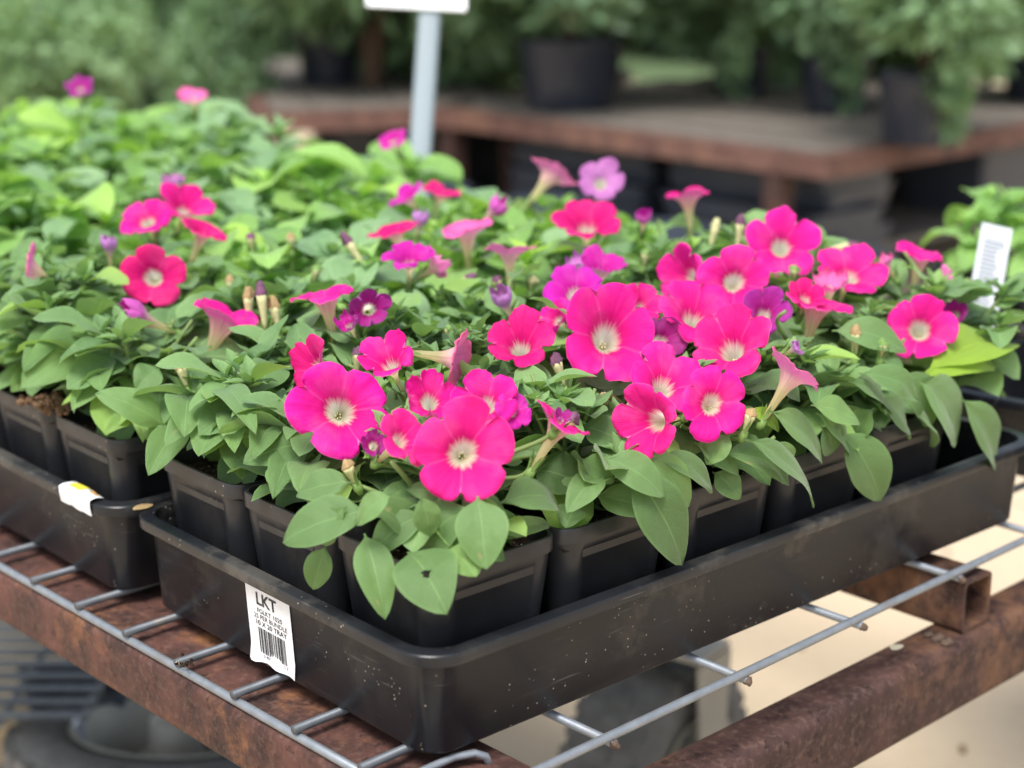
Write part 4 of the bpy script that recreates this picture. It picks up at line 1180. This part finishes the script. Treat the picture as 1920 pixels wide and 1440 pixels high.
def big_pot(loc, rad, h):
    n = 28
    ring = lambda r, z: [Vector((r*math.cos(2*PI*i/n), r*math.sin(2*PI*i/n), z)) for i in range(n)]
    o = MB().loft([ring(rad*.82, 0), ring(rad*.97, h*.9), ring(rad, h*.9), ring(rad, h), ring(rad*.94, h), ring(rad*.9, h*.9)], True, True).build('shrub_pot', M_BIGPOT)
    auto_smooth(o, 40); o.location = loc
    return o
def crown_mesh(seed, n, rx, rz, lf, mat, clumps=26, droop=0.0):
    rnd = random.Random(seed); vs, fs, uv = [], [], []
    cl_ = []
    for _ in range(clumps):
        d = Vector((rnd.gauss(0, 1), rnd.gauss(0, 1), rnd.gauss(0, 1))).normalized()*rnd.uniform(.35, 1)
        cl_.append((Vector((d.x*rx, d.y*rx, d.z*rz)), rnd.uniform(.22, .42)*rx))
    for k in range(n):
        c, r_ = cl_[k % clumps]
        d = Vector((rnd.gauss(0, 1), rnd.gauss(0, 1), rnd.gauss(0, 1))).normalized()
        p = c + d*r_*rnd.uniform(.55, 1.05)
        a = (d + Vector((rnd.gauss(0, .5), rnd.gauss(0, .5), rnd.gauss(0, .5)-droop))).normalized()
        s = a.cross(Vector((rnd.gauss(0, 1), rnd.gauss(0, 1), rnd.gauss(0, 1)))).normalized()
        L = lf*rnd.uniform(.7, 1.3); w_ = L*.32; nn_ = s.cross(a); o = len(vs)
        vs += [p, p+a*L*.45+s*w_, p+a*L*.5-nn_*L*.1, p+a*L*.45-s*w_, p+a*L-nn_*L*.15]
        uv += [(.5, 0), (1, .45), (.5, .5), (0, .45), (.5, 1)]
        fs += [(o, o+1, o+2), (o, o+2, o+3), (o+1, o+4, o+2), (o+2, o+4, o+3)]
    return mesh('crown_leaves', vs, fs, mat, False, uv)
CROWN = [crown_mesh(s, 3600, .3, .27, .05, M_SHRUB, 26, .5) for s in (1, 2, 3)] + [crown_mesh(4, 340, .07, .13, .045, M_SHRUB, 7, .8)]
M_SHRUB_SHADED = leaf_material('shaded_tree_leaf', (.025, .05, .028), (.06, .11, .055), (.1, .17, .08), .15, False)  # shrub leaf with background shade put into its colour, for the dark gaps
SHADED_CROWN = [recolour(c, M_SHRUB_SHADED) for c in CROWN[:3]]  # crown copies whose leaf colour carries the shade
CONE_L = crown_mesh(9, 5200, .3, .27, .04, M_SHRUB, 40, .2)
def shrub(loc, me, sc, label, group, th, name='potted_shrub', lean=0):
    root = empty(name, loc, label, 'shrub', group, random.Random(int(loc[0]*991)).uniform(0, 6))
    M = Matrix.Diagonal((sc[0], sc[0], sc[1], 1)); M.translation = Vector((0, 0, sc[2]))
    link('crown', me, root, M)
    tk = MB()
    for k in range(4):
        a = k*1.6; tk.tube([(0, 0, 0), (.03*math.cos(a), .03*math.sin(a), sc[2]*.5), (.12*math.cos(a), .12*math.sin(a), sc[2])], [th, th*.8, th*.5], 6)
    link('trunk', tk.mesh('trunk_limbs', M_BARK, True), root)
    return root
SH = [  # pixel of pot base, pot width px, pot height / width, crown scale (wide, tall), lift of the crown centre above the pot rim, labels
    (1745, 274, 182, .72, (.95, .75), .25, 'shrub in the nearest black pot at the bench corner, leaves trailing over the pot', 'round black pot nearest the bench corner at the right'),
    (1572, 214, 130, .8, (1.0, .8), .3, 'shrub in a black pot left of the nearest one, second from the bench corner', 'round black pot second from the bench corner, half covered by leaves'),
    (1392, 184, 112, .8, (.95, .75), .32, 'shrub in the small black pot right of the bright gap in the background', 'small round black pot right of the bright gap in the background'),
    (1072, 206, 205, .62, (1.35, .85), .33, 'wide shrub in the large black pot left of the bright gap in the background', 'largest round black pot, left of the bright gap in the background'),
    (612, 158, 125, .9, (1.1, .9), .3, 'shrub in a black pot left of the sign post at the bench end', 'round black pot left of the sign post'),
    (1950, 190, 120, .8, (1.1, .9), .22, 'shrub cut by the right picture edge at the back of the bench', 'round black pot at the right picture edge'),
]
for k, (px, py, wp, hr, sc, lift, lab, plab) in enumerate(SH):
    b = un(px, py, z=BZ+.012); dd = depth(b); rad = wp/2*dd/FPX
    b = b + Vector((FW.x, FW.y, 0)).normalized()*rad*.8; b.z = BZ+.0095
    tag(big_pot(b, rad, rad*2*hr), plab, 'pot', 'round shrub pots on the bench')
    shrub(b + Vector((0, 0, rad*2*hr*.9)), CROWN[k % 3], (sc[0], sc[1], lift), lab, 'potted shrubs on the bench', .012)
    if k in (0, 1, 2):      # a branch that trails over the pot
        sp_ = CROWN[3]; root = C.objects[-1].parent
        d = -FW.xy.to_3d().normalized()*rad*1.02 + RT*rad*(.45, .3, -.1)[k]
        M = root.matrix_basis if False else (Matrix.Rotation(-root.rotation_euler.z, 4, 'Z') @ Matrix.Translation(d + Vector((0, 0, .02))) @ Matrix.Diagonal((.8, .8, 1.0, 1)))
        link('trailing_branch', sp_, root, M)
b2 = empty('plant_bench', (2.10, 3.13, GZ), 'second rusty bench, farther left, set at an angle behind the leafy trays', 'bench', None, R(-31))
def b2l(o): return o
MB().box((0, 0, .345), (.72, .04, .395)).build('front_rail', M_RUST_FAR, b2)
MB().box((0, .041, .345), (.04, 1.6, .395)).build('end_rail', M_RUST_FAR, b2)
for k in range(6): MB().box((.045+k*.112, .042, .365), (.15+k*.112, 1.6, .398+.002*(k % 2))).build('board', M_WOOD, b2)
for x, y in ((.03, .03), (.69, .03), (.03, 1.5), (.69, 1.5)): MB().box((x-.024, y-.024, 0), (x+.024, y+.024, .344)).build('leg', M_RUST_DARK, b2)
# round shrubs behind the left end of the deck
for k, (px, py, d, wp, hp, lab) in enumerate(((110, 100, 4.6, 430, 400, 'grey-green round shrub at the left picture edge behind the leafy trays'), (415, 110, 5.0, 250, 330, 'paler grey-green round shrub left of the dark gap beside the bench'),
                                              (285, 60, 5.8, 360, 460, 'tall round shrub standing between and behind the two front left shrubs'), (-60, 0, 6.2, 400, 380, 'large shrub cut by the left picture edge, farthest back'),
                                              (640, -40, 6.4, 330, 240, 'dense shrub added with shade-dark leaves over the gap left of the sign post'))):
    c = un(px, py, d=d); b = Vector((c.x, c.y, GZ))
    o = big_pot(b, .15, .26); tag(o, 'round black pot under %s' % ('the shrub at the left picture edge', 'the paler shrub beside the dark gap', 'the tall shrub between the left ones', 'the large shrub at the far left', 'the added shrub left of the sign post')[k], 'pot', 'pots under the left shrubs')
    rx = wp/2*d/FPX/.36; rz = hp/2*d/FPX/.33
    shrub(b + Vector((0, 0, .25)), (CONE_L, CROWN[1], CROWN[2], SHADED_CROWN[0], SHADED_CROWN[1])[k], (rx, rz, c.z-GZ-.25), lab, 'round shrubs at the left', .014, 'garden_shrub')  # last two crowns are shade-coloured; the last shrub is added to darken the gap
# far trees and shrubs that close the view
FAR = CROWN[0].copy(); FAR.name = 'far_crown'
rnd = random.Random(12)
for k in range(11):
    px = -60 + k*200; d = rnd.uniform(11, 15)
    b = un(px, 60, d=d); b.z = GZ
    root = empty('tree', b, 'blurred green tree far behind the benches, %s from the left' % ORDN[k], 'tree', 'trees closing the view', rnd.uniform(0, 6))
    s = rnd.uniform(4.2, 6)
    link('crown', SHADED_CROWN[k % 3], root, Matrix.Translation((0, 0, s*.3)) @ Matrix.Diagonal((s, s, s*1.15, 1)))  # crown leaves coloured dark to stand for shade
    link('trunk', MB().tube([(0, 0, 0), (.03, .02, s*.3)], [.12, .07], 8).mesh('trunk_bole', M_BARK, True), root)
for k, (px, d) in enumerate(((880, 5.6), (1090, 6.2), (1500, 5.4), (1640, 5.8), (1850, 5.5), (700, 5.0))):
    b = un(px, 100, d=d); b.z = GZ
    o = big_pot(b, .19, .34); tag(o, 'round black pot on the ground behind the bench, under shrub %s of the row' % ORDN[k], 'pot', 'pots on the ground behind the bench')
    shrub(b + Vector((0, 0, .3)), CROWN[(k+1) % 3], (1.7, 1.6, .55), 'blurred shrub on the ground behind the bench, %s %s' % (('left of the gap', 'just left of the gap', 'right of the gap', 'second right of the gap', 'at the right picture edge', 'behind the sign post')[k], 'in the background'), 'shrubs standing behind the bench', .02)

# ------------------------------------------------------------------ lower left: wire rack and boards on the ground under the cart, tyre added for its shadow
rk = empty('wire_rack', un(60, 1215, z=-.36).xy.to_3d() + Vector((0, 0, GZ)), 'blurred grey wire rack low on the ground at the left under the deck', 'rack', None, YAW-PI/2)
for k in range(13):
    y = -.16+k*.03
    MB().tube([(-.32, y, .14), (.1, y, .14)], .005, 6).build('bar', M_ZINC, rk, True)
for k in range(6):
    x = -.31+k*.08; MB().tube([(x, -.17, .131), (x, .21, .131)], .004, 6).build('cross_bar', M_ZINC, rk, True)
for x, y in ((-.31, -.16), (.09, -.16), (-.31, .2), (.09, .2)): MB().tube([(x, y, 0), (x, y, .139)], .007, 6).build('leg', M_ZINC, rk, True)
c0 = un(170, 1315, z=GZ+.06)
pk = obj('plank', *(lambda m: (m.v, m.f))(MB().box((-.42, -.035, 0), (.3, .035, .06))), plain('pale_plank', (.5, .4, .25), .8, .2, 0, .3, 15)); pk.location = (c0.x, c0.y, GZ); pk.rotation_euler = (0, 0, YAW-PI/2+R(17))
tag(pk, 'pale wooden plank lying on the ground under the cart at lower left', 'plank')
c0 = un(140, 1375, z=GZ+.05)
bx = MB().loft([rrect(-.045+i, -.06+i, .045-i, .06-i, .01, z, 3) for i, z in ((.012, 0), (0, .1), (-.004, .1), (-.004, .11), (.004, .11), (.01, .01))]).build('tub', M_GREYBOX); bx.location = (c0.x, c0.y, GZ); bx.rotation_euler = (0, 0, YAW-PI/2+R(24))
tag(bx, 'small black tub on the ground below the rusty tube at lower left', 'tub')
c0 = un(330, 1475, z=GZ+.05)
ty = make_wheel(Vector((c0.x, c0.y, GZ+.062)), (.15, .1, 1), .17, .1); ty.name = 'shadow_wheel'  # lying wheel added as a dark mass where the cart's shadow falls
tag(ty, 'dusty wheel added on the ground for the dark shadow under the cart', 'wheel')

# ------------------------------------------------------------------ small litter
rnd = random.Random(31); mb = MB()
for k in range(420):
    x, y = rnd.uniform(.3, 3.2), rnd.uniform(-1.2, 1.6)
    mb.add(*crumb((x, y, GZ+.003), rnd.choice((.003, .003, .004, .005, .006)), k))
tag(mb.build('ground_litter', plain('ground_bits', (.2, .14, .085), .9, .1, 0, .6, 60)), 'small stones and soil bits strewn over the tan ground', 'litter', kind='stuff')
mb = MB()
for k in range(20):
    p = un(346+rnd.gauss(0, 8), 1242+rnd.gauss(0, 5), z=-.002+rnd.uniform(0, .003)); mb.add(*crumb(p, rnd.uniform(.0006, .0014), k))
cl(mb.build('grime', M_SOIL, cart)); C.objects['grime']['kind'] = 'stuff'
def flake(px, py, z, r, mat, lab, name='dry_leaf'):
    c = un(px, py, z=z); n = 9
    vs = [c + Vector((0, 0, .0012))]+[c + Vector((math.cos(2*PI*i/n)*r*(1+.4*noise.noise(Vector((i*1.3, px, 0)))), .6*math.sin(2*PI*i/n)*r*(1+.4*noise.noise(Vector((i*1.3, px, 4)))), .0008+.0022*abs(noise.noise(Vector((i, py, 1)))))) for i in range(n)]
    tag(obj(name, vs, [(0, 1+i, 1+(i+1) % n) for i in range(n)], mat), lab, 'leaf')
flake(1680, 1215, ZR, .006, plain('pale_dry_leaf', (.42, .38, .28), .8), 'pale dry leaf scrap lying on the rusty side rail')
flake(268, 952, .0612, .007, M_DRYTAN, 'curled tan leaf scrap on the rim of the tagged tray near the gap')
